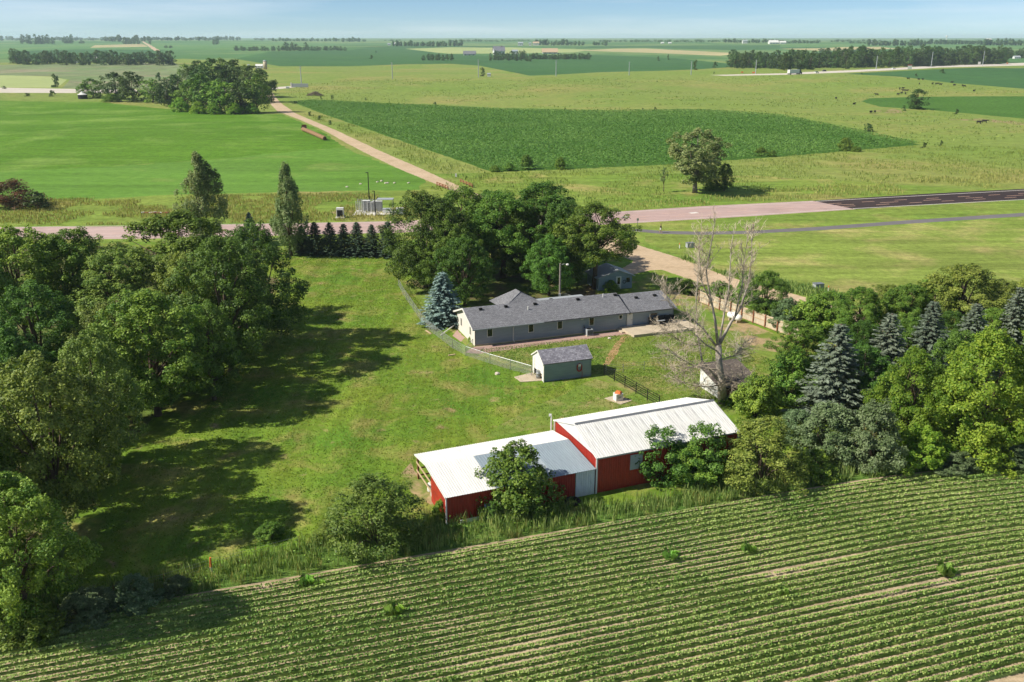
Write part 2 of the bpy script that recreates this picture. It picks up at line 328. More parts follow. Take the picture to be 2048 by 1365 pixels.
# name, material, corner points as seen in the photograph (later entries lie on top of earlier ones)
REG = [
 ('crop_field', 'far_mid', [(-250, 89), (330, 87), (500, 84), (700, 88), (560, 100), (300, 101), (160, 108), (40, 116), (-250, 129)]),
 ('crop_field', 'far_dark', [(20, 103), (160, 99), (330, 100), (300, 112), (40, 118)]),
 ('bare_field', 'far_tan', [(190, 91), (285, 88), (296, 94), (180, 96)]),
 ('crop_field', 'far_dark', [(545, 103), (700, 101), (800, 91), (1000, 93), (860, 107), (1000, 113), (1190, 110), (1350, 117), (1500, 132), (1400, 139), (1330, 142), (1200, 145), (1110, 150), (1060, 152), (960, 132), (900, 128), (820, 129), (700, 133), (560, 133), (470, 118)]),
 ('grain_field', 'far_pale', [(810, 98), (900, 95), (1020, 95), (1180, 100), (1150, 105), (1060, 107), (900, 108)]),
 ('crop_field', 'far_dark', [(1180, 93), (1450, 91), (1650, 92), (1650, 97), (1470, 101), (1290, 96), (1150, 98)]),
 ('stubble_field', 'far_tan', [(1150, 101), (1290, 97.5), (1480, 107), (1440, 112), (1300, 106)]),
 ('crop_field', 'far_mid', [(1560, 88), (1760, 88), (2048, 92), (2300, 94), (2300, 100), (2048, 99), (1760, 96), (1560, 95)]),
 ('stubble_field', 'far_tan', [(1560, 98), (1760, 94), (1800, 98), (1640, 102)]),
 ('terrace_field', 'terrace', [(-250, 134), (20, 130), (350, 126), (388, 150), (395, 172), (330, 178), (125, 177), (140, 160), (100, 153), (-250, 150)]),
 ('grain_field', 'far_pale', [(-250, 149), (60, 152), (105, 154), (134, 160), (120, 171), (100, 176), (-250, 177)]),
 ('far_road', 'concrete_road', [(-300, 178.5), (160, 178.5), (330, 180), (530, 176), (600, 171.5), (616, 170), (616, 172), (560, 178.5), (330, 187), (-300, 187)]),
 ('far_road', 'concrete_road', [(1420, 150.5), (1570, 147), (1700, 141), (1850, 133), (2000, 127.5), (2150, 124), (2150, 129), (2030, 132), (1850, 137.5), (1700, 145), (1570, 150), (1450, 152)]),
 ('far_road', 'gravel', [(283.5, 83.5), (288, 83.5), (320, 102), (308, 102)]),
 ('crop_field', 'far_dark', [(1690, 148), (1850, 140), (2048, 136.5), (2300, 134), (2300, 180), (2048, 178), (1900, 166), (1800, 154)]),
 ('crop_field', 'corn_base', [(1722, 203), (1740, 197), (1830, 194), (2048, 193), (2300, 193), (2300, 247), (2048, 238), (1900, 224), (1760, 214)]),
 ('mud_patch', 'worn', [(1740, 222), (1790, 218), (1815, 225), (1790, 228)]), ('mud_patch', 'worn', [(1895, 240), (1960, 237), (2048, 245), (2048, 250), (1960, 243)]),
 ('corn_field', 'corn_base', [(590, 206), (625, 202), (860, 213), (1000, 220), (1200, 224), (1400, 222), (1560, 232), (1720, 264), (1840, 290), (1560, 314), (1330, 330), (1080, 341), (985, 345), (920, 322), (760, 268), (660, 233)]),
 ('crop_field', 'bright_crop', [(-300, 199), (60, 203), (200, 204), (350, 220), (430, 229), (565, 229), (640, 262), (690, 296), (600, 302), (400, 322), (200, 334), (0, 343), (-300, 350)]),
 ('crop_field', 'light_crop', [(-300, 350), (0, 343), (200, 334), (400, 322), (600, 302), (690, 296), (780, 332), (850, 360), (840, 380), (500, 386), (300, 392), (100, 402), (-300, 408)]),
 ('hay_field', 'mown', [(1290, 470), (1500, 470), (1640, 462), (2048, 435), (2300, 418), (2300, 650), (1900, 612), (1650, 580), (1440, 540), (1300, 490)]),
 ('lawn', 'lawn', [(-330, 488), (230, 486), (800, 474), (1240, 465), (1280, 500), (1270, 525), (1400, 568), (1580, 607), (1700, 640), (2350, 800), (2350, 960), (1500, 1000), (1000, 1090), (400, 1190), (0, 1290), (-420, 1390)]),
 ('grove_floor', 'grove_floor', [(-330, 490), (200, 492), (480, 520), (560, 560), (470, 700), (330, 800), (240, 900), (170, 1000), (100, 1180), (0, 1290), (-420, 1390)]),
 ('grove_floor', 'grove_floor', [(820, 560), (930, 540), (1100, 545), (1200, 560), (1190, 590), (1060, 600), (940, 615), (850, 600)]),
 ('yard', 'yard', [(800, 560), (850, 620), (930, 690), (1060, 742), (1210, 760), (1320, 815), (1470, 830), (1560, 740), (1600, 690), (1400, 605), (1330, 640), (1040, 640), (950, 610)]),
 ('yard', 'yard', [(1100, 800), (1190, 758), (1330, 815), (1150, 850), (900, 890), (800, 920), (790, 1000), (860, 1020), (900, 930), (1000, 850)]),
 ('worn_ground', 'worn', [(1455, 640), (1490, 645), (1530, 660), (1590, 682), (1600, 690), (1560, 705), (1510, 700), (1450, 680), (1425, 655)]),
 ('worn_ground', 'worn', [(1330, 585), (1385, 570), (1430, 585), (1425, 610), (1345, 612)]),
 ('worn_ground', 'worn', [(800, 950), (822, 925), (850, 960), (880, 1000), (862, 1010), (822, 985)]),
 ('footpath', 'path', [(1243, 674), (1256, 672), (1243, 690), (1231, 712), (1217, 731), (1205, 730), (1219, 706), (1231, 687)]),
 ('rock_bed', 'redrock', [(928, 706), (948, 694), (1266, 659), (1266, 668), (1120, 685), (1000, 702), (960, 708)]),
 ('rock_bed', 'redrock', [(905, 672), (914, 660), (930, 676), (922, 684)]),
 ('gravel_road', 'gravel', [(559, 224), (580, 222), (697, 273), (827, 331), (902, 365), (947, 385), (1100, 436), (1290, 495), (1380, 523), (1450, 552), (1600, 592), (1700, 620), (1850, 665), (1830, 684), (1690, 640), (1580, 607), (1430, 576), (1330, 542), (1268, 522), (1080, 456), (930, 391), (880, 372), (800, 339), (690, 285), (600, 240)]),
 ('gravel_road', 'gravel', [(556, 224), (585, 222), (560, 205), (535, 175), (525, 176), (538, 205)]),
 ('driveway', 'gravel', [(1225, 548), (1245, 537), (1272, 520), (1335, 540), (1300, 541), (1262, 550)]),
 ('highway', 'pink_road', [(-300, 457), (118, 454), (290, 453), (780, 443), (1100, 431), (1230, 424), (1400, 413), (1625, 402), (1712, 419), (1500, 433), (1280, 446), (1100, 455), (780, 466), (290, 478), (118, 479), (-300, 483)]),
 ('highway', 'black_road', [(1625, 402), (1850, 388), (2048, 378), (2330, 364), (2330, 386), (2048, 400), (1850, 410), (1712, 419)]),
 ('bike_path', 'bike_path', [(1240, 455), (1320, 462), (1400, 464), (1500, 462), (1640, 454), (1800, 442), (2048, 426), (2300, 410), (2300, 417), (2048, 433), (1800, 449), (1640, 461), (1500, 468), (1400, 470), (1320, 468), (1240, 460)]),
]
def jag(poly, amp, rng):
    out = []
    for i, a in enumerate(poly):
        b = poly[(i + 1) % len(poly)]
        L = math.hypot(b[0] - a[0], b[1] - a[1]); n = int(min(40, max(1, L / (amp * 5))))
        for k in range(n):
            t = k / n; j = amp if k else 0
            out.append((a[0] + (b[0] - a[0]) * t + rng.uniform(-j, j), a[1] + (b[1] - a[1]) * t + rng.uniform(-j, j)))
    return out
ROUGH = {'worn': .35, 'yard': .5, 'lawn': .4, 'path': .12, 'grove_floor': .7, 'redrock': .06, 'gravel': .12, 'corn_base': .5, 'bright_crop': .6, 'light_crop': .8, 'mown': .6}
rng = random.Random(3)
cells = []
for nm, mt, pp in REG:
    w = [G(x, y) for x, y in pp]
    poly = [(p.x, p.y) for p in w]
    if mt in ROUGH: poly = jag(poly, ROUGH[mt], rng)
    cells.append((nm, mt, poly))
strip = [(p[0] - 1.2 - .9 * math.sin(i * .9), p[1] + 3.6 + 1.4 * math.sin(i * .55)) for i, p in enumerate(_e)]
cells.insert([c[0] for c in cells].index('footpath'), ('weed_strip', 'weeds_ground', [tuple(p) for p in _e] + strip[::-1]))
cells.append(('field_soil', 'soil', FIELD_W))
CELLS = {}
for nm, mt, poly in cells: CELLS.setdefault(nm, []).append(poly)

def inside(poly, X, Y):
    P = np.array(poly); res = np.zeros(X.shape, bool)
    x1, y1 = P[:, 0], P[:, 1]; x2, y2 = np.roll(x1, -1), np.roll(y1, -1)
    for a, b, c, d in zip(x1, y1, x2, y2):
        if b == d: continue
        res ^= ((b > Y) != (d > Y)) & (X < (c - a) * (Y - b) / (d - b) + a)
    return res

pts, faces_in = [], []
for nm, mt, poly in cells:
    area = sum(poly[i][0] * poly[(i + 1) % len(poly)][1] - poly[(i + 1) % len(poly)][0] * poly[i][1] for i in range(len(poly)))
    if area < 0: poly = poly[::-1]
    faces_in.append(list(range(len(pts), len(pts) + len(poly)))); pts += [Vector(p) for p in poly]
rr = 20.
prng = random.Random(5)
while rr < 17000:
    for deg in list(np.arange(40, 141, 1.7)) + list(np.arange(150, 391, 14)):
        if rr > 6000 and (deg > 141 or deg < 39): pass
        a = R(deg + prng.uniform(-.5, .5)); q = rr * prng.uniform(.985, 1.015); pts.append(Vector((q * math.cos(a), q * math.sin(a))))
    rr *= 1.055
V2, E2, F2, _, _, OF = delaunay_2d_cdt(pts, [], faces_in, 0, 1e-5)
V2 = np.array([(v.x, v.y) for v in V2]); T = np.array([f for f in F2])
reg = np.array([max(o) if len(o) else -1 for o in OF])
Z2 = tz(V2[:, 0], V2[:, 1])
V3 = np.column_stack([V2, Z2])
cen = V2[T].mean(1)
far = np.hypot(cen[:, 0], cen[:, 1])
def ground_piece(name, mt, mask):
    f = T[mask]
    if not len(f): return None
    u, inv = np.unique(f, return_inverse=True)
    me = np_mesh(name, V3[u], inv.reshape(f.shape), M[mt], smooth=True)
    return tag(link(name, me), kind='structure')
near_base = (reg == -1) & (far < 260)
mid_base = (reg == -1) & (far >= 260) & (far < 1500)
ground_piece('ground', 'far_ground', (reg == -1) & (far >= 1500))
ground_piece('pasture', 'pasture', mid_base)
ground_piece('verge', 'verge', near_base)
for i, (nm, mt, _) in enumerate(cells): ground_piece(nm, mt, reg == i)

def road_line(name, a_px, b_px, m, w=.15, z=.012, dash=None):
    """painted line between two photo points"""
    A, B = G(*a_px), G(*b_px); d = (B - A); L = d.length; d.normalize(); n = Vector((-d.y, d.x, 0))
    mb = MB(); s = 0.
    step, on = dash or (L, L)
    while s < L - .01:
        e = min(s + on, L); p, q = A + d * s, A + d * e
        mb.add([(p - n * w / 2) + Vector((0, 0, z)), (q - n * w / 2) + Vector((0, 0, z)), (q + n * w / 2) + Vector((0, 0, z)), (p + n * w / 2) + Vector((0, 0, z))], [(0, 1, 2, 3)])
        s += step
    return tag(mb.build(name, m), kind='structure')
for f_, m_, w_, ds in ((.07, 'line_white', .35, None), (.36, 'line_pale', .25, (9, 3.5)), (.52, 'line_pale', .25, (12, 5)), (.68, 'line_pale', .25, (9, 3.5)), (.93, 'line_white', .35, None)):
    lerp = lambda p, q: (p[0] + (q[0] - p[0]) * f_, p[1] + (q[1] - p[1]) * f_)
    road_line('road_marking', lerp((1626, 402), (1712, 419)), lerp((2330, 364), (2330, 386)), M[m_], w_, dash=ds)
    road_line('road_marking', lerp((1230, 424), (1280, 446)), lerp((1620, 402.5), (1706, 419.3)), M[m_ if w_ < .3 else 'line_white'], .2, dash=ds)
    road_line('road_marking', lerp((-250, 457), (-250, 482)), lerp((780, 443), (780, 466)), M[m_], .2, dash=ds)
for a_, b_ in (((1380, 427), (1395, 425.6)), ((1244, 435), (1256, 434.2))): road_line('road_marking', a_, b_, M['line_white'], 1.2)
# ---------------------------------------------------------------- plants: prototypes
M['bark'] = pmat('bark', S('5a4c3f'), .95, .3, 2, .6, 12)
M['bark_grey'] = pmat('grey_bark', S('7d7468'), .95, .25, 2, .6, 12)
M['leaf_green'] = leafmat('leaf_green', S('4a6e24'), S('90a942'))
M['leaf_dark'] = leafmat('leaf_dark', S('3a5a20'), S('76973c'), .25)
M['leaf_olive'] = leafmat('leaf_olive', S('526a26'), S('98a64c'))
M['leaf_lime'] = leafmat('leaf_lime', S('5c862a'), S('9cb640'), .35)
M['leaf_poplar'] = leafmat('leaf_poplar', S('627c42'), S('a3ac72'), .25)
M['leaf_grey'] = leafmat('leaf_grey', S('4e663a'), S('82946a'), .2)
M['leaf_far'] = leafmat('leaf_far', S('3c5426'), S('5c7636'), .2)
M['leaf_rust'] = leafmat('leaf_rust', S('4a4a26'), S('7a4a30'), .2)
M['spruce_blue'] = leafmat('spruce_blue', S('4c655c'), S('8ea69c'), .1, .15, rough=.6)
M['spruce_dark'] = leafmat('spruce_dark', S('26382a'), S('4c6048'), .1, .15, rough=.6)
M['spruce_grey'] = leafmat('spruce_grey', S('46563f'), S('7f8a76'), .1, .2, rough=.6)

def norm(a): return a / np.maximum(np.linalg.norm(a, axis=1, keepdims=True), 1e-9)
def leaves(P, N, size, aspect, rng, T=None):
    """one folded diamond per point"""
    n = len(P)
    if T is None: T = rng.normal(size=(n, 3))
    T = norm(T - N * (T * N).sum(1, keepdims=True)); B = np.cross(N, T)
    s = (size * rng.uniform(.7, 1.3, n))[:, None]
    V = np.stack([P - T * s * .5, P + B * s * aspect * .5 - N * s * .1, P + T * s * .5, P - B * s * aspect * .5 - N * s * .1], 1).reshape(-1, 3)
    return V, np.arange(4 * n).reshape(n, 4)
def profile(kind, t):
    if kind == 'round': return np.sin(np.pi * np.clip(t * .93 + .07, 0, 1)) ** .55
    if kind == 'oval': return np.sin(np.pi * np.clip(t * .92 + .05, 0, 1) ** .85) ** .7
    if kind == 'vase': return np.clip(.35 + 1.0 * t, 0, 1) * np.clip((1.02 - t) / .3, 0, 1) ** .5
    if kind == 'column': return (np.clip(t / .3, 0, 1) ** .6) * np.clip((1.03 - t) / .75, 0, 1) ** .75
    if kind == 'bush': return np.clip(1.05 - t, 0, 1) ** .5 * np.clip(.75 + t, 0, 1)
def broadleaf(seed, H, Rr, cb, kind, ncl, nleaf, leaf, lmat, clump=(.16, .30), tall=1., trunk=True, stems=1, aspect=.65, bark='bark', limb_r=1.):
    rng = np.random.default_rng(seed)
    t = rng.beta(1.35, 1.2, ncl); t[0] = .97
    az = rng.uniform(0, 2 * np.pi, ncl)
    ph = rng.uniform(0, 6, 3)
    lob = 1 + .2 * np.sin(2 * az + ph[0] + 3 * t) + .14 * np.sin(3 * az + ph[1] - 5 * t)
    rho = profile(kind, t) * Rr * lob * rng.uniform(.05, 1, ncl) ** .38 * .86
    C = np.column_stack([rho * np.cos(az), rho * np.sin(az), (cb + (1 - cb) * t) * H * .95])
    rc = Rr * rng.uniform(*clump, ncl) * (1.1 - .3 * t)
    ax_ = norm(C - np.array([0, 0, H * (cb + .1)])); el = rng.uniform(.9, 2.0, ncl)          # clumps drawn out along their limb
    w = rc ** 2; cnt = rng.multinomial(nleaf, w / w.sum())
    idx = np.repeat(np.arange(ncl), cnt); n = len(idx)
    axis = np.column_stack([C[idx, 0] * .15, C[idx, 1] * .15, np.full(n, H * (cb + .3 * (1 - cb)))])
    o = norm(C[idx] - axis)
    d = norm(rng.normal(size=(n, 3)) + .55 * o + np.array([0, 0, .3]))
    P = C[idx] + d * rc[idx, None] * (.45 + .6 * rng.uniform(0, 1, n)[:, None] ** .6) * np.array([1, 1, .85 * tall])
    rel = P - C[idx]; P = P + ax_[idx] * ((rel * ax_[idx]).sum(1) * (el[idx] - 1) * .8)[:, None]
    P[:, 2] = np.maximum(P[:, 2], .05 * H * rng.uniform(.2, 1, n))
    N = norm(d * .55 + o * .25 + np.array([0, 0, .35]) + rng.normal(size=(n, 3)) * .45)
    V, F = leaves(P, N, leaf, aspect, rng)
    tint = np.clip(rng.normal(.42, .27, n) + rng.normal(0, .16, ncl)[idx], 0, 1)
    crown = np_mesh('crown', V, F, M[lmat], tint)
    mb = MB(); r0 = .02 * H * limb_r
    if stems == 1:
        top = C[np.argsort(-t)[:3]].mean(0)
        pts = [(0, 0, -.3), (.02 * Rr, .01 * Rr, cb * H * .5), (.05 * Rr * math.sin(seed), .05 * Rr, cb * H + .15 * H), (top[0] * .4, top[1] * .4, H * .62), (top[0] * .8, top[1] * .8, H * .85)]
        mb.tube(pts, [r0 * 1.35, r0, r0 * .8, r0 * .45, r0 * .12], 8)
        root = np.array(pts[2])
    else: root = np.array([0, 0, 0.])
    for k in rng.choice(ncl, min(ncl, 16), replace=False):
        e = C[k]; s0 = root * rng.uniform(.6, 1.15); s0[2] = min(s0[2], e[2] * .9)
        m1 = s0 + (e - s0) * .45 + np.array([0, 0, .06 * H]) + rng.normal(size=3) * .03 * H
        mb.tube([s0, m1, e], [r0 * .42, r0 * .26, r0 * .08], 5)
    return mb.mesh('trunk', M[bark], True), crown, H, Rr * 1.0
def spruce(seed, H, Rr, lmat, levels=30, dens=1., bare=0.04, spray=.42):
    rng = np.random.default_rng(seed)
    Ps, Ns, Ts, tn = [], [], [], []
    mb = MB(); mb.tube([(0, 0, -.3), (0, 0, H * .5), (0, 0, H * .985)], [.022 * H, .013 * H, .003 * H], 7)
    for i in range(levels):
        h = bare + (1 - bare) * (i / levels) ** .92
        Lb = Rr * (1.03 - h) ** .72 * rng.uniform(.88, 1.08)
        nb = int(6 + 4 * (1 - h))
        a0 = rng.uniform(0, 6.3)
        for k in range(nb):
            a = a0 + 2 * np.pi * k / nb + rng.normal(0, .14); L = Lb * rng.uniform(.75, 1.15)
            m = max(5, int(26 * dens * L / Rr + 5))
            u = rng.uniform(.12, 1, m) ** .8
            dr = np.array([math.cos(a), math.sin(a), 0]); sd = np.array([-dr[1], dr[0], 0])
            z = h * H - .30 * L * u + .22 * L * u ** 2.4 + rng.normal(0, .03, m)
            side = rng.uniform(-1, 1, m) * .36 * L * (1.08 - u) 
            P = dr * (u * L)[:, None] + sd * side[:, None] + np.column_stack([np.zeros(m), np.zeros(m), z - np.abs(side) * .25])
            Ps.append(P); Ts.append(dr + sd * (np.sign(side) * .7)[:, None] + np.array([0, 0, -.12]) + rng.normal(size=(m, 3)) * .2)
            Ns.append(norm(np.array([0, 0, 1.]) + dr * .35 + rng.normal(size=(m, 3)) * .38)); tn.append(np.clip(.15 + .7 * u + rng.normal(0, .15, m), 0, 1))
            if k % 2 == 0: mb.tube([(0, 0, h * H), dr * L * .5 + np.array([0, 0, h * H - .12 * L])], [.006 * H, .002 * H], 3, cap=False)
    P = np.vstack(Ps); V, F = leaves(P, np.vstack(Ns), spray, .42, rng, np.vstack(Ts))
    return mb.mesh('trunk', M['bark'], True), np_mesh('crown', V, F, M[lmat], np.concatenate(tn)), H, Rr

PROTO = {}
def proto(key, fn, *a, **k): PROTO.setdefault(key, []).append(fn(*a, **k))
for s_ in range(3): proto('maple', broadleaf, 11 + s_, 13, 5.2, .16, 'round', 250, 38000, .205, 'leaf_green', clump=(.07, .17))
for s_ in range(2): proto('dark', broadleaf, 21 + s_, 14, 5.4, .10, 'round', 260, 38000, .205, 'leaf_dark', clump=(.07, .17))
for s_ in range(2): proto('high', broadleaf, 141 + s_, 14, 5.4, .34, 'round', 240, 32000, .21, 'leaf_green', clump=(.07, .17))
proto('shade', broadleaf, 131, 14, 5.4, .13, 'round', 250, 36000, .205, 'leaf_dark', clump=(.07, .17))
for s_ in range(2): proto('olive', broadleaf, 31 + s_, 12, 5.2, .14, 'round', 280, 36000, .19, 'leaf_olive', clump=(.06, .15))
for s_ in range(2): proto('lime', broadleaf, 41 + s_, 12, 5.0, .04, 'oval', 230, 32000, .22, 'leaf_lime', clump=(.07, .17))
for s_ in range(2): proto('poplar', broadleaf, 51 + s_, 16, 4.4, .10, 'column', 200, 20000, .27, 'leaf_poplar', clump=(.09, .18), tall=1.9)
proto('cottonwood', broadleaf, 61, 15, 6.0, .20, 'vase', 200, 17000, .36, 'leaf_poplar', clump=(.08, .16), bark='bark_grey', limb_r=1.2)
for s_ in range(2): proto('bush', broadleaf, 71 + s_, 4, 2.6, .02, 'bush', 150, 12000, .16, 'leaf_green', clump=(.09, .2), stems=5)
for s_ in range(2): proto('olive_bush', broadleaf, 81 + s_, 5, 3.0, .02, 'bush', 190, 13000, .15, 'leaf_olive', clump=(.07, .17), stems=5, aspect=.5)
for s_ in range(2): proto('grey_bush', broadleaf, 91 + s_, 5, 2.8, .02, 'bush', 160, 13000, .16, 'leaf_grey', clump=(.08, .19), stems=5)
proto('lime_bush', broadleaf, 96, 4, 2.6, .02, 'bush', 130, 10000, .18, 'leaf_lime', clump=(.09, .2), stems=4)
proto('rust_bush', broadleaf, 97, 5, 4, .02, 'bush', 60, 6000, .25, 'leaf_rust', stems=4)
proto('sapling', broadleaf, 98, 5, 1.2, .25, 'oval', 26, 900, .2, 'leaf_poplar', clump=(.14, .26), limb_r=.8)
proto('thin_bush', broadleaf, 99, 5, 2.5, .04, 'oval', 90, 6500, .18, 'leaf_dark', clump=(.1, .22), stems=6)
for s_ in range(4): proto('far', broadleaf, 101 + s_, 14, 6.0, .03, 'round', 55, 2600, .75, 'leaf_far', clump=(.16, .3))
for s_ in range(2): proto('far_lime', broadleaf, 111 + s_, 14, 6.0, .03, 'round', 55, 2400, .75, 'leaf_green', clump=(.16, .3))
proto('far_bush', broadleaf, 121, 3, 2.2, .02, 'bush', 20, 420, .5, 'leaf_far', stems=4)
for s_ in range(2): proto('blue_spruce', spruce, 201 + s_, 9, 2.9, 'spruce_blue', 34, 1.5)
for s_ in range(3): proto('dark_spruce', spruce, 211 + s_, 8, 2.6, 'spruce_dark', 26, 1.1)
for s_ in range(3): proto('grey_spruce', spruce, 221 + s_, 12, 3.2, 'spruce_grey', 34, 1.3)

trng = random.Random(17)
COUNT = {}
LOW = {'bush', 'olive_bush', 'grey_bush', 'lime_bush', 'lime', 'thin_bush', 'rust_bush'}
def plant(kind, name, x, yb, yt, wpx, label, group=None, cat='tree', var=None, parts=True):
    P = G(x, yb)
    if kind in LOW and P.y < 400:                       # foliage reaches the ground: the photo shows its near skirt, the stem stands behind it
        P = G(x, yb - .24 * wpx * (CAM_H - P.z) / math.hypot(P.y, CAM_H))
    hgt = max(.3, top_of(P, x, yt)); wid = wpx / px_m(P)
    if kind in LOW and P.y < 400: hgt *= .93
    ps = PROTO[kind]; COUNT[kind] = COUNT.get(kind, -1) + 1
    tr, cr, H0, R0 = ps[(COUNT[kind] if var is None else var) % len(ps)]
    o = thing(name, label, cat, P, trng.uniform(0, 6.28), group)
    sx = wid / (2 * R0); sz = hgt / H0
    o.scale = (sx * trng.uniform(.95, 1.05), sx * trng.uniform(.95, 1.05), sz)
    link('trunk' if cat == 'tree' else 'stems', tr, o); link('crown' if cat == 'tree' else 'foliage', cr, o)
    return o

# ---------------------------------------------------------------- shelter belt on the left
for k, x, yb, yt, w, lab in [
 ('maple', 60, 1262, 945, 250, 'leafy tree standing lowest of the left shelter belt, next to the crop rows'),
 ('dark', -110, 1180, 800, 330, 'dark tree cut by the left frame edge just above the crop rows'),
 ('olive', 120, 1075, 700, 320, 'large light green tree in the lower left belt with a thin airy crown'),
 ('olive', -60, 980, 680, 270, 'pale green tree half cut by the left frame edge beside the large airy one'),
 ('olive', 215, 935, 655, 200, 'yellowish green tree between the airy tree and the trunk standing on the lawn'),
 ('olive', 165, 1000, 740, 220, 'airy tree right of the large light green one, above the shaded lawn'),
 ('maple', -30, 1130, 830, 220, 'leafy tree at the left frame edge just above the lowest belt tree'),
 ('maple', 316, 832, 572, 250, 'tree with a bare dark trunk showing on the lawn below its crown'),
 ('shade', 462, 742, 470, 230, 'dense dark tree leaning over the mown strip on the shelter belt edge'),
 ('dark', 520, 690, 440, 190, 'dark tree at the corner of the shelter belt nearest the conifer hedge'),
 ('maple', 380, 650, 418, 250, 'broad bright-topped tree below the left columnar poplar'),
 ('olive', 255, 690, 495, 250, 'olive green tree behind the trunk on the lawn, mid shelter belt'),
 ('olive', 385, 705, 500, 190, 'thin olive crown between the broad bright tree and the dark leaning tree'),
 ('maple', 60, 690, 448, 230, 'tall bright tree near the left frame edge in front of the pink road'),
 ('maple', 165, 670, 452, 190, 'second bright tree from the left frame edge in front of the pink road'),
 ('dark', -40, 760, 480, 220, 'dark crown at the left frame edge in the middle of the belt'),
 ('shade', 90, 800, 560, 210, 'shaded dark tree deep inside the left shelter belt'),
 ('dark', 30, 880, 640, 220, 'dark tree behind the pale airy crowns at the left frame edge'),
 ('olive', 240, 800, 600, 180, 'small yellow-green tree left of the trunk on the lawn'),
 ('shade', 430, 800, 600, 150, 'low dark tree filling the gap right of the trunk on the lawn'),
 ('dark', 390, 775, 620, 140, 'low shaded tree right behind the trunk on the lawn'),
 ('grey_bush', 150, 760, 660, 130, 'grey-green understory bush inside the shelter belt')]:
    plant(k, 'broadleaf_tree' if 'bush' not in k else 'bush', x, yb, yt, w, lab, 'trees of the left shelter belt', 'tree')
for k, x, yb, yt, w, lab in [
 ('bush', 55, 1300, 1195, 170, 'dark bush at the lower left corner by the crop rows'),
 ('grey_bush', 175, 1262, 1180, 150, 'low shaded bush beneath the lowest belt tree by the crop rows'),
 ('grey_bush', 275, 1235, 1150, 130, 'grey wispy shrub at the field edge left of the rusty post'),
 ('grey_bush', 355, 1200, 1150, 70, 'small round shrub between the wispy shrub and the rusty post'),
 ('bush', 540, 1085, 1045, 70, 'low dark shrub in the lawn shade left of the field-edge bush')]:
    plant(k, 'bush', x, yb, yt, w, lab, 'shrubs along the crop edge', 'bush')
for x, yb, yt, w, lab in [(415, 492, 305, 112, 'left of two tall columnar poplars before the far crop field'), (583, 512, 328, 92, 'right of two tall columnar poplars beside the conifer hedge')]:
    plant('poplar', 'poplar_tree', x, yb, yt, w, lab, 'tall poplars')
plant('blue_spruce', 'spruce_tree', 503, 490, 424, 46, 'small blue spruce between the two columnar poplars')
for i, (x, yb, yt, w) in enumerate([(632, 510, 443, 64), (662, 510, 444, 60), (690, 511, 447, 58), (716, 511, 443, 64), (746, 512, 448, 58), (778, 512, 442, 66), (606, 506, 450, 60)]):
    plant('dark_spruce', 'spruce_tree', x, yb, yt, w, ['first', 'second', 'third', 'fourth', 'fifth', 'sixth'][i] + ' dark spruce from the left in the hedge along the pink road' if i < 6 else 'dark spruce at the foot of the right poplar', 'spruce hedge along the pink road')
# ---------------------------------------------------------------- grove behind the house
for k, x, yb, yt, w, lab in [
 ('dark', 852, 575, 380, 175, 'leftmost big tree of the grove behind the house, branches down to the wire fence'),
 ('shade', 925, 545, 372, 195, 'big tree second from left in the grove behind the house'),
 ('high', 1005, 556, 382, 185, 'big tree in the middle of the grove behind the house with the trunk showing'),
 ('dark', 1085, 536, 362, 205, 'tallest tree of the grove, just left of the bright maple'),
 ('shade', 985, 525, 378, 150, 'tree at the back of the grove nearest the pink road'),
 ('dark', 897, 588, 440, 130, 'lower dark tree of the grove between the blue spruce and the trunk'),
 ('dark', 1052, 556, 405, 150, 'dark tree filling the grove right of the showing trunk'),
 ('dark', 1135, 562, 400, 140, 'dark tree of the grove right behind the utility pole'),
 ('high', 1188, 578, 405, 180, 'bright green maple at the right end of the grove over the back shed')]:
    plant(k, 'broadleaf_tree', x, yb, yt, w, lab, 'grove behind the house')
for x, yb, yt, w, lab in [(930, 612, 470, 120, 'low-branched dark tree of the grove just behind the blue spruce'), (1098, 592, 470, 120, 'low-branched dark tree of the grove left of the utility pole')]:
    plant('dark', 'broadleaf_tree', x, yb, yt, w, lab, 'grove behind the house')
plant('blue_spruce', 'spruce_tree', 887, 648, 543, 108, 'blue spruce beside the left end of the house')
plant('bush', 'bush', 1222, 584, 560, 40, 'low bush at the foot of the maple by the back shed', None, 'bush')
